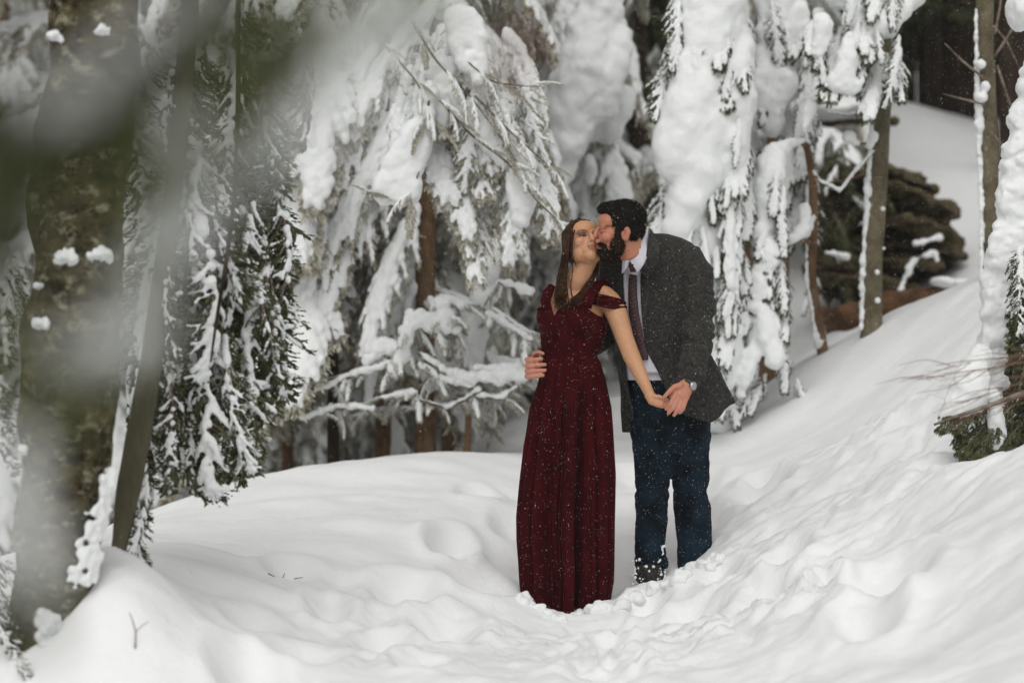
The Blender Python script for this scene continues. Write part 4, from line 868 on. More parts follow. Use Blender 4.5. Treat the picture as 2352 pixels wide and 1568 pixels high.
# torso
mb.tube([P(1318, 668, WY + .03), P(1318, 690, WY + .02), P(1314, 720, WY + .01), P(1314, 760, WY), P(1312, 812, WY), P(1316, 880, WY), P(1316, 960, WY)], [(.125, .07), (.145, .085), (.148, .095), (.140, .095), (.108, .08), (.135, .10), (.15, .11)], 24, up=(0, -1, 0))
for x in (1275, 1336): mb.ell(P(x, 742, WY - .06), (.055, .055, .058), nu=14, nv=10)
for q in (-1, 1): tubepx(mb, [(1316 + q * 30, 950, WY, .085), (1312 + q * 32, 1150, WY, .06), (1308 + q * 34, 1350, WY, .042), (1308 + q * 34, 1380, WY, .04)])
for q in (-1, 1): tubepx(mb, [(1308 + q * 34, 1378, WY + .04, .04), (1305 + q * 34, 1384, WY - .04, .03)])
# her left arm, down to the clasped hands
ARM = [(1399, 690, WY - .02, .052), (1414, 714, WY - .03, .052), (1425, 747, WY - .06, .046), (1437, 783, WY - .10, .042), (1451, 819, WY - .13, .0405), (1468, 855, WY - .17, .0345), (1483, 886, WY - .21, .0265), (1492, 905, WY - .235, .0235)]
tubepx(mb, ARM, 18)
HY = WY - .255
mb.tube([P(1490, 903, HY + .015), P(1499, 918, HY), P(1514, 923, HY - .005), P(1524, 925, HY - .005)], [(.024, .020), (.027, .019), (.027, .016), (.024, .014)], 14, up=(0, -1, 0))
tubepx(mb, [(1500, 911, HY - .01, .010), (1513, 910, HY - .02, .0095), (1524, 914, HY - .022, .0078), (1529, 918, HY - .02, .006)], 8)
for k, (y, dx) in enumerate(((917, 0), (923, 2), (929, 1), (934, -3))):
    tubepx(mb, [(1520, y, HY, .0088), (1532 + dx, y - 1, HY - .006, .0082), (1539 + dx, y + 5, HY - .008, .0076), (1538 + dx, y + 14, HY - .002, .0068)], 8)
# her right arm, tucked behind her back
tubepx(mb, [(1264, 692, WY + .03, .045), (1256, 730, WY + .10, .04), (1262, 790, WY + .17, .037), (1310, 800, WY + .20, .03), (1360, 790, WY + .2, .024)], 12)
body = remesh(mb.mesh('woman'), .0036, 2, .5)
V = verts(body); L_ = (V - CW) @ BW / SW
col = np.tile(np.array([.57, .30, .165]), (len(V), 1)); nz = fbm(V * 18, 4, 3)[:, None]
col *= 1 + .05 * nz
def g3(c, r): return np.exp(-(((L_ - np.array(c)) / np.array(r)) ** 2).sum(1))[:, None]
lip = np.array([.38, .12, .10]); lid = np.array([.10, .045, .033]); dark = np.array([.02, .012, .010]); red = np.array([.60, .26, .18])
isf = (L_[:, 2] > .02)[:, None]
for q in (-1, 1):
    col = col + (red - col) * g3((q * .038, -.025, .08), (.02, .018, .04)) * .6
    k = np.clip(g3((q * .032, .006, .085), (.018, .010, .03)) * 1.3, 0, .92); col = col + (lid - col) * k
    lash = (np.abs(L_[:, 1] + .0035 - 3.5 * (L_[:, 0] - q * .031) ** 2 * 2) < .0032) & (np.abs(L_[:, 0] - q * .031) < .017) & (L_[:, 2] > .06); col[lash] = dark
    br = (np.abs(L_[:, 1] - .022 + 6 * (L_[:, 0] - q * .030) ** 2) < .0036) & (np.abs(L_[:, 0] - q * .032) < .02) & (L_[:, 2] > .055); col[br] = col[br] * .25 + np.array([.04, .024, .016]) * .75
k = np.clip(g3((0, -.058, .097), (.017, .0085, .02)) * 1.6, 0, .9); col = col + (lip - col) * k
ml = (np.abs(L_[:, 1] + .0583) < .0016) & (np.abs(L_[:, 0]) < .018) & (L_[:, 2] > .08); col[ml] = np.array([.14, .05, .04])
for q in (-1, 1): col = col + (np.array([.15, .05, .035]) - col) * g3((q * .007, -.040, .104), (.0035, .003, .012)) * .8
hd = np.exp(-(((V - P(1528, 922, HY)) / np.array([.05, .2, .035])) ** 2).sum(1))[:, None]
col = col + (np.array([.62, .28, .19]) - col) * hd * .6
setcol(body, col)
wm = obj('person', body, M['skin']); tag(wm, 'woman in long burgundy dress, head tilted back with closed eyes, holding a hand', 'person')

# dress
DL = np.array([(655, 1250), (680, 1241), (700, 1237), (729, 1233), (765, 1242), (801, 1245), (818, 1250), (850, 1244), (881, 1236), (941, 1218), (988, 1213), (1023, 1207), (1106, 1198), (1188, 1191), (1238, 1192), (1287, 1196), (1337, 1199), (1400, 1206)])
DR = np.array([(655, 1400), (680, 1385), (700, 1375), (729, 1391), (758, 1393), (798, 1380), (816, 1369), (837, 1380), (873, 1391), (935, 1404), (988, 1408), (1007, 1409), (1089, 1413), (1205, 1410), (1304, 1409), (1337, 1408), (1400, 1398)])
DD = np.array([(655, .075), (690, .105), (735, .125), (770, .122), (812, .098), (850, .115), (900, .145), (1000, .175), (1150, .205), (1300, .225), (1400, .225)])
topx = np.array([(1225, 722), (1236, 712), (1243, 706), (1252, 700), (1259, 700), (1263, 712), (1267, 726), (1272, 719), (1280, 710), (1298, 702), (1312, 695), (1330, 685), (1343, 682), (1352, 694), (1360, 711), (1378, 725), (1392, 730), (1420, 735)])
hemx = np.array([(1190, 1345), (1199, 1353), (1217, 1362), (1236, 1376), (1248, 1396), (1266, 1404), (1289, 1405), (1306, 1396), (1322, 1384), (1333, 1390), (1347, 1400), (1368, 1390), (1395, 1380), (1402, 1358), (1420, 1350)])
def dress_pt(th, s, grow=0.0):
    c, sn_ = np.cos(th), np.sin(th)
    front = sn_ < 0
    xa = 1311 + 88 * c
    top = np.where(front, np.interp(xa, topx[:, 0], topx[:, 1]), 705 + 20 * np.abs(c)); hem = np.where(front, np.interp(xa - (1311 - 1303), hemx[:, 0], hemx[:, 1]), 1345 + 30 * (1 - np.abs(c)) * 0)
    top = np.where(~front, top + (np.interp(xa, topx[:, 0], topx[:, 1]) - top) * np.abs(c) ** 6, top)
    py = top + (hem - top) * s
    L = np.interp(py, DL[:, 0], DL[:, 1]); Rr = np.interp(py, DR[:, 0], DR[:, 1]); D = np.interp(py, DD[:, 0], DD[:, 1])
    cx = (L + Rr) / 2; a = (Rr - L) / 2
    sk = sstep(815, 1000, py); circ = np.stack([c * 2.3, sn_ * 2.3, py * .0011], -1)
    n1 = noise3(circ, 71); n2 = noise3(circ * np.array([1.9, 1.9, .8]) + 7, 72); n3 = noise3(circ * np.array([4.2, 4.2, 1.4]) + 3, 73)
    fold = -((1 - np.abs(n2)) ** 4.5) * .125 + n1 * .018 + .028 - ((1 - np.abs(n3)) ** 6) * .026
    gath = noise3(np.stack([c * 22, sn_ * 22, py * .004], -1), 74) * .0045 * np.exp(-((py - 832) / 32.) ** 2) + noise3(np.stack([c * 14, sn_ * 14, py * .02], -1), 75) * .0025 * (1 - sk)
    seam = -.004 * np.exp(-((py - 806) / 4.) ** 2)
    diag = .0035 * np.sin((py + 40 * np.abs(c) ** 1.0 * 1) * .42) * sstep(725, 745, py) * (1 - sstep(785, 800, py)) * .6
    d = fold * sk * (.65 + .35 * sstep(900, 1250, py)) + gath + seam + diag
    side = np.abs(c) ** 4; d = d * (1 - .55 * side) + grow
    X = pm(cx - 1176, WY) + (pm(a, WY) + d) * c
    e = 2.0
    Y = WY + (D + d) * sn_
    bust = np.exp(-(((pm(cx - 1176, WY) + pm(a, WY) * c - P(1274, 0, WY)[0]) / .055) ** 2) - ((py - 748) / 24) ** 2) + .9 * np.exp(-(((pm(cx - 1176, WY) + pm(a, WY) * c - P(1338, 0, WY)[0]) / .055) ** 2) - ((py - 748) / 24) ** 2)
    Y = Y - np.where(front, bust * .032, 0)
    Z = H + (784 - py) * K * WY
    return np.stack([X, Y, Z], -1)
dm = loft(dress_pt, np.linspace(0, 1, 230), 520, .003, 'dress')
ds = obj('dress', dm, M['velvet'], wm)
# drooping shoulder bands and straps
def band(cx, cy0, cy1, a0, a1, d, Yc, tilt, nm, seed):
    def f(th, s):
        c, s_ = np.cos(th), np.sin(th); a = a0 + (a1 - a0) * s ** .8; wr = .0035 * np.sin(s * 15 + c * 2.5 + seed) + .0015 * noise3(np.stack([c * 4, s_ * 4, s_ * 0 + s * 5], -1), seed)
        X = pm(cx - 1176, Yc) + (pm(a, Yc) + wr) * c; Y = Yc + (d + wr) * s_; Z = H + (784 - (cy0 + (cy1 - cy0) * s + tilt * c + (4 * (1 - c * c) if s > .5 else -3 * (1 - c * c)))) * K * Yc
        return np.stack([X, Y, Z], -1)
    return obj(nm, loft(f, np.linspace(0, 1, 24), 90, .003, nm), M['velvet'], wm)
band(1397, 683, 704, 37, 42, .078, WY - .01, 7, 'sleeve_band', 1)
band(1255, 702, 722, 18, 20, .06, WY + .01, -6, 'sleeve_band', 2)
mb = MB(); mb.tube([P(1344, 706, WY - .10), P(1348, 690, WY - .095), P(1357, 672, WY - .07), P(1372, 655, WY - .03), P(1392, 648, WY + .02), P(1400, 665, WY + .07), P(1385, 700, WY + .10)], [(.030, .008)] * 3 + [(.026, .008)] * 2 + [(.025, .008)] * 2, 14, up=(0, -1, .5))
wobj('strap', smooth(mb.mesh('strap')), M['velvet'], wm)
mb = MB(); mb.tube([P(1255, 712, WY - .085), P(1253, 692, WY - .075), P(1258, 672, WY - .05), P(1268, 657, WY + .0), P(1276, 664, WY + .06), P(1280, 700, WY + .1)], [(.024, .008)] * 3 + [(.018, .008)] * 3, 14, up=(0, -1, .5))
wobj('strap', smooth(mb.mesh('strap')), M['velvet'], wm)
# hair
rg = np.random.RandomState(101); hb = MB()
def hl(c): return CW + BW @ (np.array(c) * SW)
cap = MB()
cap.ell(hl((0, .045, -.03)), np.array((.080, .085, .098)) * SW, BW, 18, 14); cap.ell(hl((0, -.0, -.06)), np.array((.070, .075, .045)) * SW, BW, 18, 14)
cap.ell(hl((-.077, -.012, -.008)), np.array((.015, .045, .034)) * SW, BW); cap.ell(hl((-.066, .03, .008)), np.array((.016, .05, .030)) * SW, BW); cap.ell(hl((.066, .03, .008)), np.array((.016, .05, .030)) * SW, BW)
cm = remesh(cap.mesh('hair'), .005, 3); lump(cm, .003, .02, 3); CV, CF = verts(cm), [tuple(p.vertices) for p in cm.polygons]; hb.add(CV, CF)
def strand(pts, r, n=9):
    pts = np.array(pts, float); t = np.linspace(0, 1, len(pts)); T = np.linspace(0, 1, n * 2); q = np.stack([np.interp(T, t, pts[:, i]) for i in range(3)], -1)
    for _ in range(4): q[1:-1] = q[:-2] * .25 + q[1:-1] * .5 + q[2:] * .25
    hb.tube(q, [r * (1 - .75 * t_ ** 2) for t_ in T], 4, cap=False)
for k in range(330):
    u = rg.rand(); j = lambda a: rg.uniform(-a, a)
    root = hl((-.005 - .062 * u ** .8 + j(.004), .118 - .070 * u ** 1.6 + j(.004), .025 - .05 * rg.rand()))
    w_ = j(1)
    strand([root, hl((-.078 + j(.006), .045 + j(.01), .0 + j(.02))), P(1302 + w_ * 8, 582 + j(4), WY - .02 + j(.03)), P(1292 + w_ * 10, 620, WY - .03 + j(.03)), P(1287 + w_ * 9 + j(3), 655, WY - .055 + j(.025)), P(1284 + w_ * 9 + j(4), 680 + j(8), WY - .10 + j(.012)), P(1286 + w_ * 12 + j(6), 696 + j(20), WY - .125 + j(.01))], rg.uniform(.0012, .0028))
for k in range(170):
    j = lambda a: rg.uniform(-a, a); w_ = j(1)
    strand([hl((.05 + j(.02), .02 + j(.03), -.06 + j(.02))), P(1374 + w_ * 5, 606 + j(6), WY + .04), P(1366 + w_ * 6, 632, WY - .0 + j(.02)), P(1350 + w_ * 8, 656, WY - .045 + j(.015)), P(1334 + w_ * 9, 678, WY - .09 + j(.01)), P(1318 + w_ * 12, 694 + j(8), WY - .125 + j(.008))], rg.uniform(.0012, .0028))
for pts in ([(1320, 528), (1316, 548), (1314, 575), (1318, 598), (1326, 614)], [(1316, 534), (1312, 556), (1312, 590), (1316, 620), (1313, 650)], [(1302, 660), (1306, 690), (1304, 712), (1300, 735)], [(1310, 640), (1312, 680), (1330, 700), (1343, 690)], [(1296, 690), (1310, 706), (1326, 704), (1352, 684)]):
    Yk = WY - .09 if pts[0][1] < 600 else WY - .125
    for q in range(5): strand([P(x + rg.uniform(-1.5, 1.5), y, Yk + .002 * q) for x, y in pts], .0012)
for k in range(70):   # side of face, down to the neck
    j = lambda a: rg.uniform(-a, a)
    strand([hl((-.03 - .03 * rg.rand(), .092 + j(.008), .035 + j(.01))), hl((-.068 + j(.004), .05 + j(.01), .045 + j(.012))), hl((-.078 + j(.004), -.01 + j(.01), .02 + j(.015))), P(1303 + j(4), 600, WY - .05 + j(.02)), P(1297 + j(6), 650, WY - .07 + j(.02)), P(1294 + j(9), 695 + j(12), WY - .12)], rg.uniform(.001, .0022))
o = wobj('hair', smooth(hb.mesh('hair')), M['hair_brown'], wm)
# small script tattoo along the forearm
mb = MB()
rg = np.random.RandomState(5)
for (t0, t1) in ((0, .26), (.36, .46), (.56, 1.0)):
    T = np.linspace(t0, t1, int(70 * (t1 - t0)) + 6)
    q = []
    for t in T:
        ax = np.array([1474 + 13 * t, 866 + 28 * t]); s_ = 3.1 * math.sin(t * 75) + 1.2 * math.sin(t * 31); q.append((ax[0] + s_ * .9, ax[1] - s_ * .42))
    mb.tube([P(x, y, 0) * 0 + P(x, y, np.interp(y, [855, 886, 905], [WY - .17 - .0335, WY - .21 - .0262, WY - .235 - .0235]) + .0005) for x, y in q], [.0011] * len(q), 4)
wobj('tattoo', mb.mesh('tattoo'), M['ink'], wm)
# dark boots peeping out under the hem
mb = MB(); mb.ell(P(1250, 1395, WY - .10), (.035, .09, .022)); me = smooth(mb.mesh('boot')); wobj('boot', me, M['boot'], wm)

# ================= the man
MY = 11.52
CM = P(1424, 533, 11.235); BM = frame((-.985, -.17, -.03), (-.03, .02, 1.)); SM = 1.125
mb = MB(); head_shape(mb, CM, BM, SM, True)
def ml_(c): return CM + BM @ (np.array(c) * SM)
mb.tube([ml_((0, -.02, -.03)), ml_((0, -.07, -.035)), P(1458, 588, 11.35), P(1468, 618, 11.44)], [.066, .062, .062, .03], 18, up=(0, -1, 0))
mb.tube([P(1500, 625, MY + .02), P(1505, 660, MY), P(1512, 760, MY), P(1528, 870, MY), P(1538, 960, MY)], [(.12, .06), (.16, .09), (.15, .09), (.14, .09), (.14, .09)], 24, up=(0, -1, 0))
tubepx(mb, [(1510, 628, MY - .0, .06), (1575, 618, MY - .02, .055), (1598, 650, MY - .08, .06), (1600, 720, MY - .12, .035), (1596, 790, MY - .21, .028), (1590, 840, MY - .33, .032), (1577, 882, MY - .42, .031)], 16)
tubepx(mb, [(1490, 632, MY + .02, .06), (1430, 628, MY + .03, .055), (1405, 700, MY + .08, .05), (1390, 775, MY + .10, .045), (1320, 812, MY + .03, .036), (1262, 832, MY - .09, .03), (1236, 838, MY - .155, .026)], 14)
for (x0, x1) in ((1500, 1492), (1585, 1590)): tubepx(mb, [(x0, 970, MY + .02, .06), ((x0 + x1) / 2, 1120, MY + .03, .045), (x1, 1280, MY + .02, .04), (x1, 1325, MY + .03, .04)])
# left hand over hers
GY = HY - .012
mb.tube([P(1581, 880, GY + .03), P(1572, 892, GY + .01), P(1562, 906, GY), P(1553, 922, GY)], [(.030, .022), (.040, .024), (.046, .024), (.040, .018)], 16, up=(0, -1, 0))
tubepx(mb, [(1563, 885, GY - .01, .016), (1549, 888, GY - .02, .0135), (1537, 899, GY - .026, .0115), (1526, 911, GY - .026, .0088)], 10)
for (a, b, c) in (((1549, 908), (1540, 928), (1530, 939)), ((1554, 920), (1546, 937), (1535, 949)), ((1563, 926), (1558, 941), (1548, 953)), ((1572, 925), (1569, 938), (1562, 947))):
    i = a[0] - 1549
    tubepx(mb, [(a[0] + 4, a[1] - 10, GY - .004, .0115), (a[0], a[1], GY - .016 + i * .0004, .0122), (b[0], b[1], GY - .022 + i * .0004, .0105), (c[0], c[1], GY - .010, .0085)], 10)
# right hand round her waist
mb.ell(P(1230, 840, MY - .17), (.030, .045, .052)); mb.ell(P(1221, 843, MY - .22), (.022, .03, .048))
for (y, e_) in ((820, 1244), (833, 1252), (846, 1252), (858, 1247)):
    tubepx(mb, [(1218, y + 4, MY - .20, .0125), (1210, y + 6, MY - .245, .0125), (1219, y + 8, MY - .285, .0112), (1234, y + 5, MY - .298, .010), (e_, y + 4, MY - .297, .0088)], 10)
tubepx(mb, [(1232, 820, MY - .18, .014), (1227, 812, MY - .225, .012), (1238, 809, MY - .262, .0105), (1247, 812, MY - .272, .009)], 10)
body = remesh(mb.mesh('man'), .0036, 2, .5)
V = verts(body); L_ = (V - CM) @ BM / SM
col = np.tile(np.array([.50, .215, .13]), (len(V), 1)); col *= 1 + .06 * fbm(V * 18, 9, 3)[:, None]
redd = np.array([.60, .19, .14])
for c, r, a in (((0, -.02, .11), (.02, .02, .02), .7), ((-.04, -.03, .07), (.025, .03, .04), .55), ((.04, -.03, .07), (.025, .03, .04), .55), ((.076, -.01, -.005), (.012, .035, .03), .55), ((-.076, -.01, -.005), (.012, .035, .03), .55)):
    col = col + (redd - col) * g3(c, r) * a
for q in (-1, 1):
    br = (np.abs(L_[:, 1] - .024) < .0036) & (np.abs(L_[:, 0] - q * .036) < .014) & (L_[:, 2] > .05); col[br] = col[br] * .5 + np.array([.05, .03, .022]) * .5
    lash = (np.abs(L_[:, 1] + .002) < .002) & (np.abs(L_[:, 0] - q * .031) < .018) & (L_[:, 2] > .055); col[lash] = np.array([.06, .03, .025])
ei = g3((-.083, -.008, -.002), (.006, .014, .009)) * .0 + g3((.083, -.008, -.002), (.008, .014, .008)); col = col + (np.array([.30, .09, .06]) - col) * ei * .7
for c in (P(1555, 925, GY), P(1218, 842, MY - .26)):
    hd = np.exp(-(((V - c) / np.array([.07, .2, .07])) ** 2).sum(1))[:, None]; col = col + (np.array([.60, .26, .19]) - col) * hd * .8
setcol(body, col)
mn = obj('person', body, M['skin']); tag(mn, 'bearded dark-haired man in charcoal blazer and jeans kissing the woman\'s cheek', 'person')
# hair and beard
mb = MB()
for c, r in (((0, .056, -.018), (.081, .080, .096)), ((0, .096, .026), (.064, .032, .066)), ((0, .012, -.062), (.068, .050, .042)), ((.068, .022, -.004), (.014, .038, .034)), ((-.068, .022, -.004), (.014, .038, .034)), ((.054, .002, -.042), (.022, .046, .034)), ((-.054, .002, -.042), (.022, .046, .034)), ((.070, .0, .024), (.009, .036, .012)), ((-.070, .0, .024), (.009, .036, .012))):
    mb.ell(ml_(c), np.array(r) * SM, BM, 18, 14)
hm = remesh(mb.mesh('hair'), .0045, 2); lump(hm, .003, .014, 5)
hm = add_fuzz(hm, fuzz(hm, 5000, .011, .0011, 3, (0.3, 0, .15))); wobj('hair', hm, M['hair_dark'], mn)
mb = MB()
for c, r in (((0, -.084, .040), (.050, .028, .046)), ((.052, -.058, .024), (.021, .040, .032)), ((-.052, -.058, .024), (.021, .040, .032)), ((0, -.097, .050), (.036, .024, .036)), ((.068, -.025, .022), (.010, .035, .015)), ((-.068, -.025, .022), (.010, .035, .015)),
            ((.018, -.047, .091), (.018, .007, .010)), ((-.018, -.047, .091), (.018, .007, .010)), ((.034, -.062, .074), (.011, .020, .014)), ((-.034, -.062, .074), (.011, .020, .014)), ((0, -.080, .080), (.024, .014, .014)), ((.024, -.080, .066), (.018, .020, .018)), ((-.024, -.080, .066), (.018, .020, .018)), ((0, -.092, .066), (.026, .020, .022))):
    mb.ell(ml_(c), np.array(r) * SM, BM, 16, 12)
bm_ = remesh(mb.mesh('beard'), .004, 2); lump(bm_, .003, .012, 6)
bm_ = add_fuzz(bm_, fuzz(bm_, 5000, .013, .0011, 4, (-.2, 0, -.7))); wobj('beard', bm_, M['beard'], mn)
# trousers
mb = MB()
def leg(rows, Yl):
    pts = [P((l + r) / 2, y, Yl) for y, l, r in rows]; rad = [(pm((r - l) / 2, Yl), pm((r - l) / 2, Yl) * (.98 if y > 1050 else .8)) for y, l, r in rows]
    mb.tube(pts, rad, 28, up=(0, -1, 0))
leg([(840, 1440, 1600), (900, 1440, 1610), (960, 1441, 1634), (1020, 1452, 1630), (1060, 1470, 1612), (1092, 1500, 1585)], MY + .02)
leg([(960, 1442, 1556), (1030, 1452, 1552), (1073, 1456, 1546), (1122, 1459, 1537), (1172, 1456, 1537), (1205, 1456, 1535), (1254, 1456, 1530), (1290, 1458, 1533), (1303, 1458, 1532)], MY - .03)
leg([(960, 1530, 1634), (1030, 1536, 1634), (1106, 1541, 1632), (1126, 1543, 1626), (1165, 1545, 1634), (1221, 1550, 1640), (1254, 1553, 1640), (1300, 1556, 1640), (1345, 1560, 1640)], MY + .03)
tr = remesh(mb.mesh('trousers'), .008, 3)
V = verts(tr); N = norms(tr); pyv = 784 - (V[:, 2] - H) / (K * V[:, 1]); 
wr = fbm(V * np.array([7, 7, 11]), 41, 3) * .006 + np.abs(noise3(V * np.array([5, 5, 22]) + V[:, :1] * 6, 43)) * .012 * (np.exp(-((pyv - 1140) / 50) ** 2) + 1.1 * sstep(1230, 1280, pyv) + .5 * np.exp(-((pyv - 1000) / 40) ** 2))
setv(tr, V + N * (wr - .006)[:, None]); wobj('trousers', tr, M['denim'], mn)
mb = MB(); mb.ell(P(1492, 1318, MY - .06), (.075, .15, .06)); mb.ell(P(1494, 1290, MY), (.078, .08, .08)); me = remesh(mb.mesh('boot'), .008, 3); lump(me, .004, .03, 2); wobj('boot', me, M['boot'], mn)
mb = MB(); mb.ell(P(1592, 1330, MY + .02), (.07, .14, .06)); me = remesh(mb.mesh('boot'), .008, 3); wobj('boot', me, M['boot'], mn)
# shirt
JL = np.array([(535, 1452), (548, 1430), (560, 1404), (575, 1386), (600, 1376), (660, 1374), (740, 1398), (801, 1418), (873, 1424), (930, 1433), (990, 1441), (1000, 1442)])
JR = np.array([(535, 1512), (548, 1560), (560, 1585), (575, 1600), (600, 1612), (660, 1622), (740, 1618), (801, 1622), (850, 1648), (890, 1668), (920, 1684), (945, 1690), (1000, 1690)])
JD = np.array([(535, .07), (560, .11), (600, .14), (700, .155), (800, .15), (900, .165), (1000, .18)])
def jsurf(th, py, g=0.0):
    L = np.interp(py, JL[:, 0], JL[:, 1]); Rr = np.interp(py, JR[:, 0], JR[:, 1]); D = np.interp(py, JD[:, 0], JD[:, 1]) + g
    c, s_ = np.cos(th), np.sin(th); a = pm((Rr - L) / 2, MY) + g
    X = pm((L + Rr) / 2 - 1176, MY) + a * np.sign(c) * np.abs(c) ** .9; Y = MY + D * np.sign(s_) * np.abs(s_) ** .9
    return np.stack([X, Y, H + (784 - py) * K * MY + 0 * X], -1)
def theta_of(px, py):
    L = np.interp(py, JL[:, 0], JL[:, 1]); Rr = np.interp(py, JR[:, 0], JR[:, 1]); u = np.clip((px - (L + Rr) / 2) / ((Rr - L) / 2), -1, 1)
    return -np.arccos(np.sign(u) * np.abs(u) ** (1 / .9))        # front half: -pi..0
def shirt_fn(th, s):
    py = 556 + (872 - 556) * s; return jsurf(th, np.full_like(th, py), -.02 + .004 * noise3(np.stack([np.cos(th) * 5, np.sin(th) * 5, th * 0 + py * .02], -1), 5))
obj('shirt', loft(shirt_fn, np.linspace(0, 1, 60), 90, 0, 'shirt'), M['shirt'], mn)
# blazer shell, open at the front
OL = np.array([(540, 1462), (560, 1434), (580, 1428), (640, 1427), (700, 1430), (800, 1432), (870, 1438), (930, 1446), (1000, 1453)])
OR = np.array([(540, 1476), (560, 1478), (600, 1473), (640, 1467), (700, 1468), (750, 1474), (800, 1480), (855, 1508), (900, 1528), (940, 1548), (1000, 1580)])
hemj = np.array([(1436, 992), (1452, 990), (1520, 925), (1545, 945), (1570, 960), (1600, 967), (1625, 955), (1645, 940), (1668, 930), (1690, 921)])
def jacket_fn(tt, s):
    out = []
    for t in tt:                      # t 0..1 from the right opening edge round the back to the left edge
        # hem height depends on where we end up
        th_a = float(theta_of(np.interp(900, OR[:, 0], OR[:, 1]), 900)); th_b = float(theta_of(np.interp(900, OL[:, 0], OL[:, 1]), 900)) + 2 * math.pi
        th_m = th_a + (th_b - th_a) * t; c = math.cos(th_m)
        pxm = 1562 + 126 * c
        hem = float(np.interp(pxm, hemj[:, 0], hemj[:, 1])) if (math.sin(th_m) < 0 and t < .5) else (float(np.interp(pxm, [1436, 1500, 1600, 1690], [992, 985, 950, 921])))
        py = 540 + (hem - 540) * s
        a = float(theta_of(np.interp(py, OR[:, 0], OR[:, 1]), py)); b = float(theta_of(np.interp(py, OL[:, 0], OL[:, 1]), py)) + 2 * math.pi
        th = a + (b - a) * t
        p = jsurf(np.array([th]), np.array([py]))[0]
        flare = sstep(840, 960, py); q = np.array([math.cos(th) * 3, math.sin(th) * 3, py * .004])
        n_ = float(noise3(q[None], 51)[0]) * (.006 + .02 * float(flare)) + float(noise3(q[None] * np.array([2, 2, 5.]), 52)[0]) * .004
        v = np.array([math.cos(th), math.sin(th), 0]); out.append(p + v * n_)
    return np.array(out)
jm = loft(jacket_fn, np.linspace(0, 1, 90), 150, .006, 'blazer', closed=False, a0=0, a1=1)
obj('blazer', jm, M['wool'], mn)
# rounded shoulders under the cloth
def cloth_tube(name, pts, n, seed, amp=.006, vox=.007, extra=(), mat_='wool', crease=None):
    mb = MB(); tubepx(mb, pts, n)
    for e in extra: mb.ell(P(*e[:3]), e[3])
    me = remesh(mb.mesh(name), vox, 3); V = verts(me); N = norms(me); py = 784 - (V[:, 2] - H) / (K * V[:, 1])
    d = fbm(V * np.array([9, 9, 12]), seed, 3) * amp
    if crease:
        for (c0, w0, a0) in crease: d = d + (np.abs(noise3(V * np.array([7, 7, 24]) + (V[:, :1] * 10), seed + 5)) - .3) * a0 * np.exp(-((py - c0) / w0) ** 2)
    setv(me, V + N * d[:, None]); return wobj(name, me, M[mat_], mn)
cloth_tube('sleeve', [(1545, 592, MY + .0, .075), (1580, 600, MY - .03, .090), (1594, 630, MY - .06, .092), (1600, 680, MY - .10, .083), (1601, 730, MY - .15, .078), (1600, 785, MY - .24, .074), (1594, 835, MY - .33, .066), (1583, 868, MY - .385, .056), (1577, 882, MY - .40, .052)], 26, 61, .005, crease=[(770, 50, .030), (700, 40, .018), (850, 30, .018), (640, 30, .012)], extra=[(1562, 590, MY, (.09, .11, .075))])
cloth_tube('sleeve', [(1440, 600, MY + .02, .075), (1412, 610, MY + .03, .085), (1405, 650, MY + .06, .080), (1404, 710, MY + .09, .070), (1392, 775, MY + .10, .062), (1350, 800, MY + .06, .055), (1300, 818, MY + .00, .050), (1268, 828, MY - .06, .045)], 20, 62, .006, crease=[(770, 40, .02)])
# patches laid over the chest: collar leaf, tie, lapel
def patch(name, rows, off, mat_, thick=.004, bow=0.0, n=10):
    """rows: (py, px_left, px_right) at the chest surface"""
    G = []
    rows = np.array(rows, float); t = np.linspace(0, 1, len(rows)); T = np.linspace(0, 1, 40)
    rr = np.stack([np.interp(T, t, rows[:, i]) for i in range(rows.shape[1])], -1)
    for r in rr:
        u = np.linspace(0, 1, n); px = r[1] + (r[2] - r[1]) * u; py = r[0] + (r[3] * u if rows.shape[1] > 3 else 0 * u)
        p = jsurf(theta_of(px, py), py); p[:, 1] -= off + bow * np.sin(u * math.pi)
        G.append(p)
    mb = MB(); mb.grid(np.array(G)); me = mb.mesh(name)
    o = bpy.data.objects.new('t', me); COL.objects.link(o); m = o.modifiers.new('s', 'SOLIDIFY'); m.thickness = thick; m.offset = 0
    dg = bpy.context.evaluated_depsgraph_get(); dg.update(); r = bpy.data.meshes.new_from_object(o.evaluated_get(dg)); bpy.data.objects.remove(o); r.name = name
    return obj(name, smooth(r), M[mat_], mn)
patch('shirt_front', [(590, 1432, 1476), (640, 1427, 1470), (700, 1432, 1470), (760, 1445, 1476), (800, 1450, 1482), (856, 1475, 1509)], .000, 'shirt')
patch('tie', [(597, 1445, 1462), (612, 1446, 1464), (622, 1447, 1459), (640, 1441, 1458), (680, 1440, 1459), (720, 1441, 1463), (770, 1452, 1473), (815, 1464, 1484), (826, 1472, 1484)], .016, 'tie', .006, .006)
patch('lapel', [(542, 1482, 1496), (560, 1481, 1506), (583, 1478, 1514), (590, 1476, 1511), (610, 1474, 1498), (660, 1469, 1489), (711, 1469, 1481), (760, 1474, 1480)], .020, 'wool', .008, .003)
patch('lapel', [(575, 1420, 1432), (600, 1412, 1430), (640, 1412, 1428), (700, 1420, 1431), (760, 1428, 1433)], .010, 'wool', .006, .002)
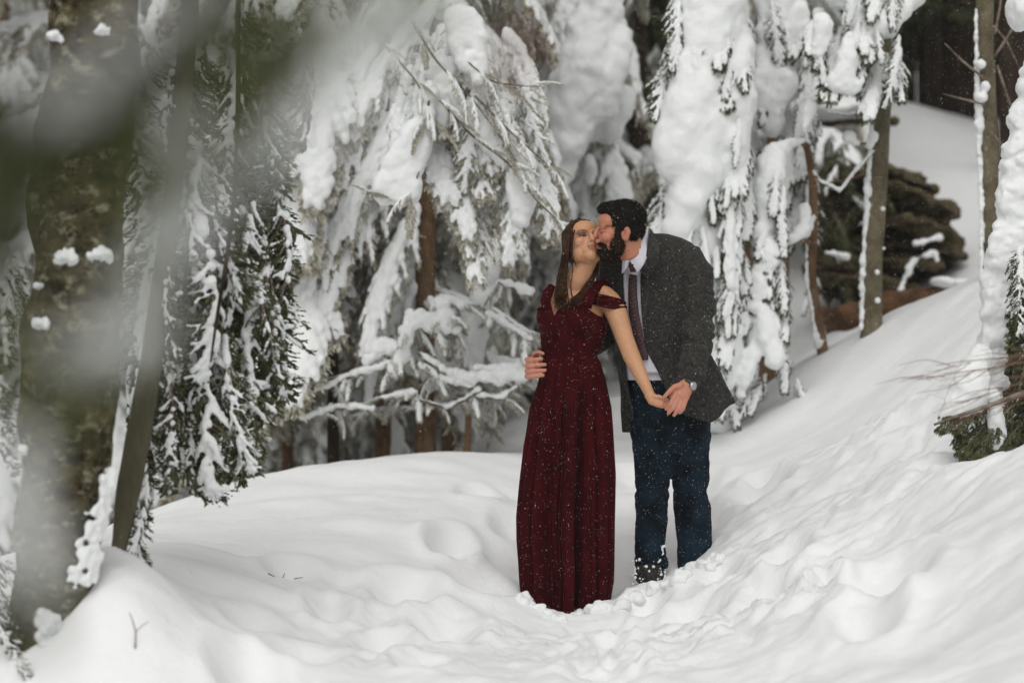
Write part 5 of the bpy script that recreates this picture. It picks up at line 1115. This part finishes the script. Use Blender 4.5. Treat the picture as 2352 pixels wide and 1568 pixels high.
# collar band and leaf
mb = MB(); mb.tube([P(1450, 600, 11.36), P(1454, 615, 11.40), P(1458, 640, 11.45)], [(.034, .05), (.036, .055), (.036, .06)], 20, up=(0, -1, 0)); wobj('shirt_neck', smooth(mb.mesh('shirt_neck')), M['shirt'], mn)
mb = MB()
cc = [ml_((.0, -.075, -.085)), P(1492, 540, 11.33), P(1484, 560, 11.275), P(1466, 586, 11.265), P(1447, 602, 11.275)]
def ribbon(pairs, name, mat_, thick=.004):
    G = np.array([[P(*a) * (1 - u) + P(*b) * u for u in np.linspace(0, 1, 6)] for a, b in pairs]); t = np.linspace(0, 1, len(G)); T = np.linspace(0, 1, 30)
    Gs = np.stack([[np.interp(T, t, G[:, j, i]) for i in range(3)] for j in range(6)], 0).transpose(2, 0, 1)
    mb = MB(); mb.grid(Gs); me = mb.mesh(name); o = bpy.data.objects.new('t', me); COL.objects.link(o); m = o.modifiers.new('s', 'SOLIDIFY'); m.thickness = thick; m.offset = 0
    dg = bpy.context.evaluated_depsgraph_get(); dg.update(); r = bpy.data.meshes.new_from_object(o.evaluated_get(dg)); bpy.data.objects.remove(o); r.name = name
    return wobj(name, smooth(r), M[mat_], mn)
ribbon([((1486, 520, 11.48), (1492, 548, 11.49)), ((1486, 527, 11.36), (1491, 562, 11.33)), ((1479, 543, 11.25), (1487, 588, 11.235)), ((1466, 566, 11.205), (1478, 608, 11.215)), ((1455, 583, 11.205), (1471, 619, 11.225)), ((1446, 597, 11.22), (1465, 626, 11.235))], 'collar', 'shirt', .005)
ribbon([((1431, 586, 11.24), (1429, 628, 11.28)), ((1437, 592, 11.22), (1436, 620, 11.25)), ((1446, 600, 11.22), (1443, 608, 11.24))], 'collar', 'shirt', .005)
ribbon([((1492, 524, 11.52), (1512, 552, 11.53)), ((1494, 532, 11.38), (1514, 566, 11.38)), ((1490, 552, 11.27), (1514, 586, 11.27)), ((1486, 580, 11.23), (1512, 604, 11.25)), ((1478, 606, 11.23), (1500, 622, 11.27)), ((1470, 622, 11.25), (1488, 640, 11.29))], 'collar', 'wool', .006)
ribbon([((1441, 594, 11.235), (1463, 597, 11.225)), ((1444, 606, 11.23), (1463, 608, 11.225)), ((1448, 623, 11.26), (1460, 623, 11.255))], 'tie_knot', 'tie', .012)
# cuff and watch
mb = MB(); mb.tube([P(1580, 874, MY - .385), P(1577, 888, MY - .425)], [.040, .038], 24, up=(0, -1, 0)); wobj('cuff', smooth(mb.mesh('cuff')), M['shirt'], mn)
mb = MB(); mb.tube([P(1583, 880, MY - .415), P(1579, 889, MY - .432)], [.037, .036], 24, up=(0, -1, 0)); w0 = wobj('watch_strap', smooth(mb.mesh('watch_strap')), M['strap'], mn)
wc = P(1593, 886, MY - .452); wn = np.array([.75, -.6, -.05]); wn /= np.linalg.norm(wn)
mb = MB(); mb.tube([wc - wn * .010, wc + wn * .004], [.0205, .019], 24, up=(0, 0, 1)); wobj('watch_case', smooth(mb.mesh('watch_case')), M['metal'], mn)
mb = MB(); mb.tube([wc + wn * .003, wc + wn * .0055], [.0165, .016], 24, up=(0, 0, 1)); wobj('watch_dial', mb.mesh('watch_dial'), M['dial'], mn)

# snow clods round the hem and the boots
rg = np.random.RandomState(77)
def clods(spots, label, seed):
    mb = MB()
    for (x, y, Ya, Yb_, r) in spots:
        Y = onground(x, Ya, Yb_, y); X = (x - 1176) * K * Y; c = np.array([X, Y, gz(X, Y) - r * .25])
        for k in range(5): mb.ell(c + rg.normal(size=3) * r * (.5, .5, .3), r * rg.uniform(.45, .95), nu=8, nv=6)
    me = remesh(mb.mesh('snow_clods'), .009, 2); lump(me, .008, .03, seed, 3); o = obj('snow_clods', me, M['snow']); return tag(o, label, 'snow', kind='stuff')
clods([(x + rg.uniform(-3, 3), np.interp(x, [1190, 1240, 1290, 1330, 1400, 1440], [1362, 1392, 1414, 1402, 1384, 1378]) + rg.uniform(0, 18), 10.4, 11.3, rg.uniform(.018, .042)) for x in np.arange(1196, 1440, 13)], 'broken snow lumps around the hem of the burgundy dress', 1)
clods([(x + rg.uniform(-3, 3), np.interp(x, [1430, 1480, 1520, 1560, 1600, 1645], [1352, 1350, 1325, 1315, 1290, 1268]) + rg.uniform(2, 26), 10.6, 11.7, rg.uniform(.018, .046)) for x in np.arange(1434, 1660, 11)], 'broken snow lumps around the man\'s boots', 2)
mb = MB()
for k in range(55):
    x = rg.uniform(1452, 1532); y = rg.uniform(1284, 1340); mb.ell(P(x, y, MY - .12 - .05 * rg.rand() - .05 * (y - 1284) / 56), rg.uniform(.003, .009), nu=8, nv=6)
for k in range(10):
    mb.ell(P(1528 - rg.uniform(0, 14), rg.uniform(1240, 1300), MY - .085), rg.uniform(.004, .009), nu=8, nv=6)
me = remesh(mb.mesh('boot_snow'), .005, 1); lump(me, .003, .015, 5); wobj('boot_snow', me, M['snow'], mn)

# ------------------------------------------------------------------ the out-of-focus branch close to the lens
nb = empty('near_branch', PV(200, -300, 1.35), 'very blurred green branch with snow hanging close in front at upper left', 'branch')
rg = np.random.RandomState(88)
def near_spray(pts, Y, r_px, n, snow=None, g='green', leafL=.010, wl=.0022):
    pts = [(a, b) for a, b in pts]; mbt = MB(); mbt.tube([P(x, y, Y) for x, y in pts], list(np.linspace(.0018, .0007, len(pts))), 6)
    wobj('twig', smooth(mbt.mesh('twig')), M['twig'], nb)
    Q = []; A = np.array(pts, float); t = np.linspace(0, 1, len(A)); n = int(n * 3.2); wl = .0032; leafL = .012
    for k in range(n):
        u = rg.rand(); x = np.interp(u, t, A[:, 0]); y = np.interp(u, t, A[:, 1]); c = P(x + rg.normal() * r_px * .35, y + rg.normal() * r_px * .35, Y + rg.normal() * .006)
        d = rg.normal(size=3); d[2] -= .6; d /= np.linalg.norm(d); w_ = np.cross(d, rg.normal(size=3)); w_ /= np.linalg.norm(w_)
        Q += [c, c + d * leafL * .5 + w_ * wl, c + d * leafL, c + d * leafL * .5 - w_ * wl]
    m2 = MB(); m2.add(np.array(Q), [(4 * k, 4 * k + 1, 4 * k + 2, 4 * k + 3) for k in range(n)])
    o = wobj('needles', m2.mesh('needles'), M[g], nb); o['kind'] = 'stuff'
    if snow:
        m3 = MB()
        for (x, y, rx, ry) in snow: m3.ell(P(x, y, Y - .004), (pm(rx * 1.15, Y), .006, pm(ry * 1.15, Y)), nu=10, nv=8)
        me = remesh(m3.mesh('snow'), .0016, 3); lump(me, .0008, .006, 1); wobj('snow', me, M['snow'], nb)
def near_snow(pts, Y, w_px, n, r_px):
    A = np.array(pts, float); t = np.linspace(0, 1, len(A)); m3 = MB()
    for k in range(n):
        u = rg.rand(); x = np.interp(u, t, A[:, 0]) + rg.normal() * w_px * .45; y = np.interp(u, t, A[:, 1]) + rg.normal() * w_px * .45; r = pm(r_px, Y) * rg.uniform(.5, 1.2)
        m3.ell(P(x, y, Y + rg.normal() * .012), (r * rg.uniform(.8, 1.6), r, r * rg.uniform(.8, 1.6)), nu=7, nv=5)
    me = remesh(m3.mesh('snow'), .0016, 2); o = wobj('snow', me, M['snow'], nb); o['kind'] = 'stuff'
DK, PL = 'green', 'near_olive'
M['near_olive'] = mat('needle_olive', (.085, .10, .04), .7, .15, c2=(.21, .23, .12), scale=30)
# dark sweeps
near_spray([(-40, 230), (-10, 330), (20, 450), (-20, 600)], 1.30, 90, 1300, g=DK)
near_spray([(560, -60), (450, 80), (330, 190), (190, 300), (60, 410)], 1.32, 75, 1000, g=DK)
near_spray([(720, 40), (650, 110), (560, 170)], 1.42, 60, 330, g=PL)
near_spray([(940, -40), (850, 20), (760, 90), (650, 150), (560, 170)], 1.45, 60, 420, g=PL)
near_spray([(700, 170), (640, 190), (570, 240)], 1.5, 46, 150, g='redtwig')
near_spray([(500, 350), (430, 400), (380, 440)], 1.5, 40, 120, g=PL)
near_spray([(360, 290), (330, 330), (290, 360)], 1.5, 40, 110, g=PL)
near_spray([(330, 380), (310, 520), (340, 660), (300, 760)], 1.42, 50, 160, g=PL)
near_spray([(240, 800), (180, 890), (120, 950)], 1.42, 60, 190, g=PL)
near_spray([(-30, 600), (0, 760), (-10, 900)], 1.4, 50, 110, g=PL)
near_spray([(80, 1380), (100, 1450)], 1.4, 40, 60, g=DK)
# snow lying on it
near_snow([(560, -40), (420, 30), (300, 120), (180, 215), (110, 270)], 1.33, 60, 210, 13)
near_snow([(1000, -40), (900, 60), (820, 140), (740, 250), (680, 300)], 1.40, 66, 170, 13)
near_snow([(420, 290), (430, 340)], 1.42, 34, 40, 12)
near_snow([(450, 480), (410, 540), (350, 610), (290, 680)], 1.42, 50, 120, 13)
near_snow([(350, 740), (250, 790), (150, 830)], 1.42, 60, 150, 14)
near_snow([(60, 1010), (40, 1130), (70, 1250), (90, 1360)], 1.36, 52, 150, 14)
near_snow([(-40, 420), (40, 560), (0, 700)], 1.42, 70, 60, 12)
near_snow([(560, 1200), (570, 1330), (545, 1500)], 1.3, 16, 9, 9)
near_snow([(760, 1180), (770, 1330)], 1.3, 16, 8, 9)
near_spray([(1000, -30), (960, 40), (900, 110)], 1.45, 50, 160, g=PL)
near_spray([(620, 210), (560, 300), (520, 380)], 1.45, 50, 90, g=PL)
near_snow([(700, 300), (620, 360), (540, 420)], 1.45, 50, 50, 12)
near_spray([(1215, 30), (1190, 110), (1165, 180)], 1.9, 26, 26, g='redtwig')

# ------------------------------------------------------------------ falling snow
rg = np.random.RandomState(99); fl = MB(); ov = np.array([(0, 0, 1), (1, 0, 0), (0, 1, 0), (-1, 0, 0), (0, -1, 0), (0, 0, -1)], float); of = [(0, 1, 2), (0, 2, 3), (0, 3, 4), (0, 4, 1), (5, 2, 1), (5, 3, 2), (5, 4, 3), (5, 1, 4)]
n = 42000; Yf = np.concatenate([rg.uniform(10.75, 11.1, 28000), rg.uniform(10.2, 13, 13880), rg.uniform(4, 9, 120)])
Xf = rg.uniform(-.25, .25, n) * Yf; Zf = H + rg.uniform(-.16, .16, n) * Yf; rf = rg.uniform(.0005, .0011, n) * (1 + .8 * (rg.rand(n) < .05))
c = np.stack([Xf, Yf, Zf], -1); VV = (c[:, None, :] + ov[None] * rf[:, None, None] * np.stack([rg.uniform(.7, 1.3, n), rg.uniform(.7, 1.3, n), rg.uniform(.7, 1.6, n)], -1)[:, None, :]).reshape(-1, 3)
FF = (np.array(of)[None] + (np.arange(n) * 6)[:, None, None]).reshape(-1, 3)
me = bpy.data.meshes.new('falling_snow'); me.from_pydata(VV.tolist(), [], FF.tolist()); me.update()
M['flake'] = mat('snow_flake', (.9, .9, .9), .6, .2)
o = obj('falling_snow', smooth(me), M['flake']); tag(o, 'fine snowflakes falling all around the couple', 'snow', kind='stuff')
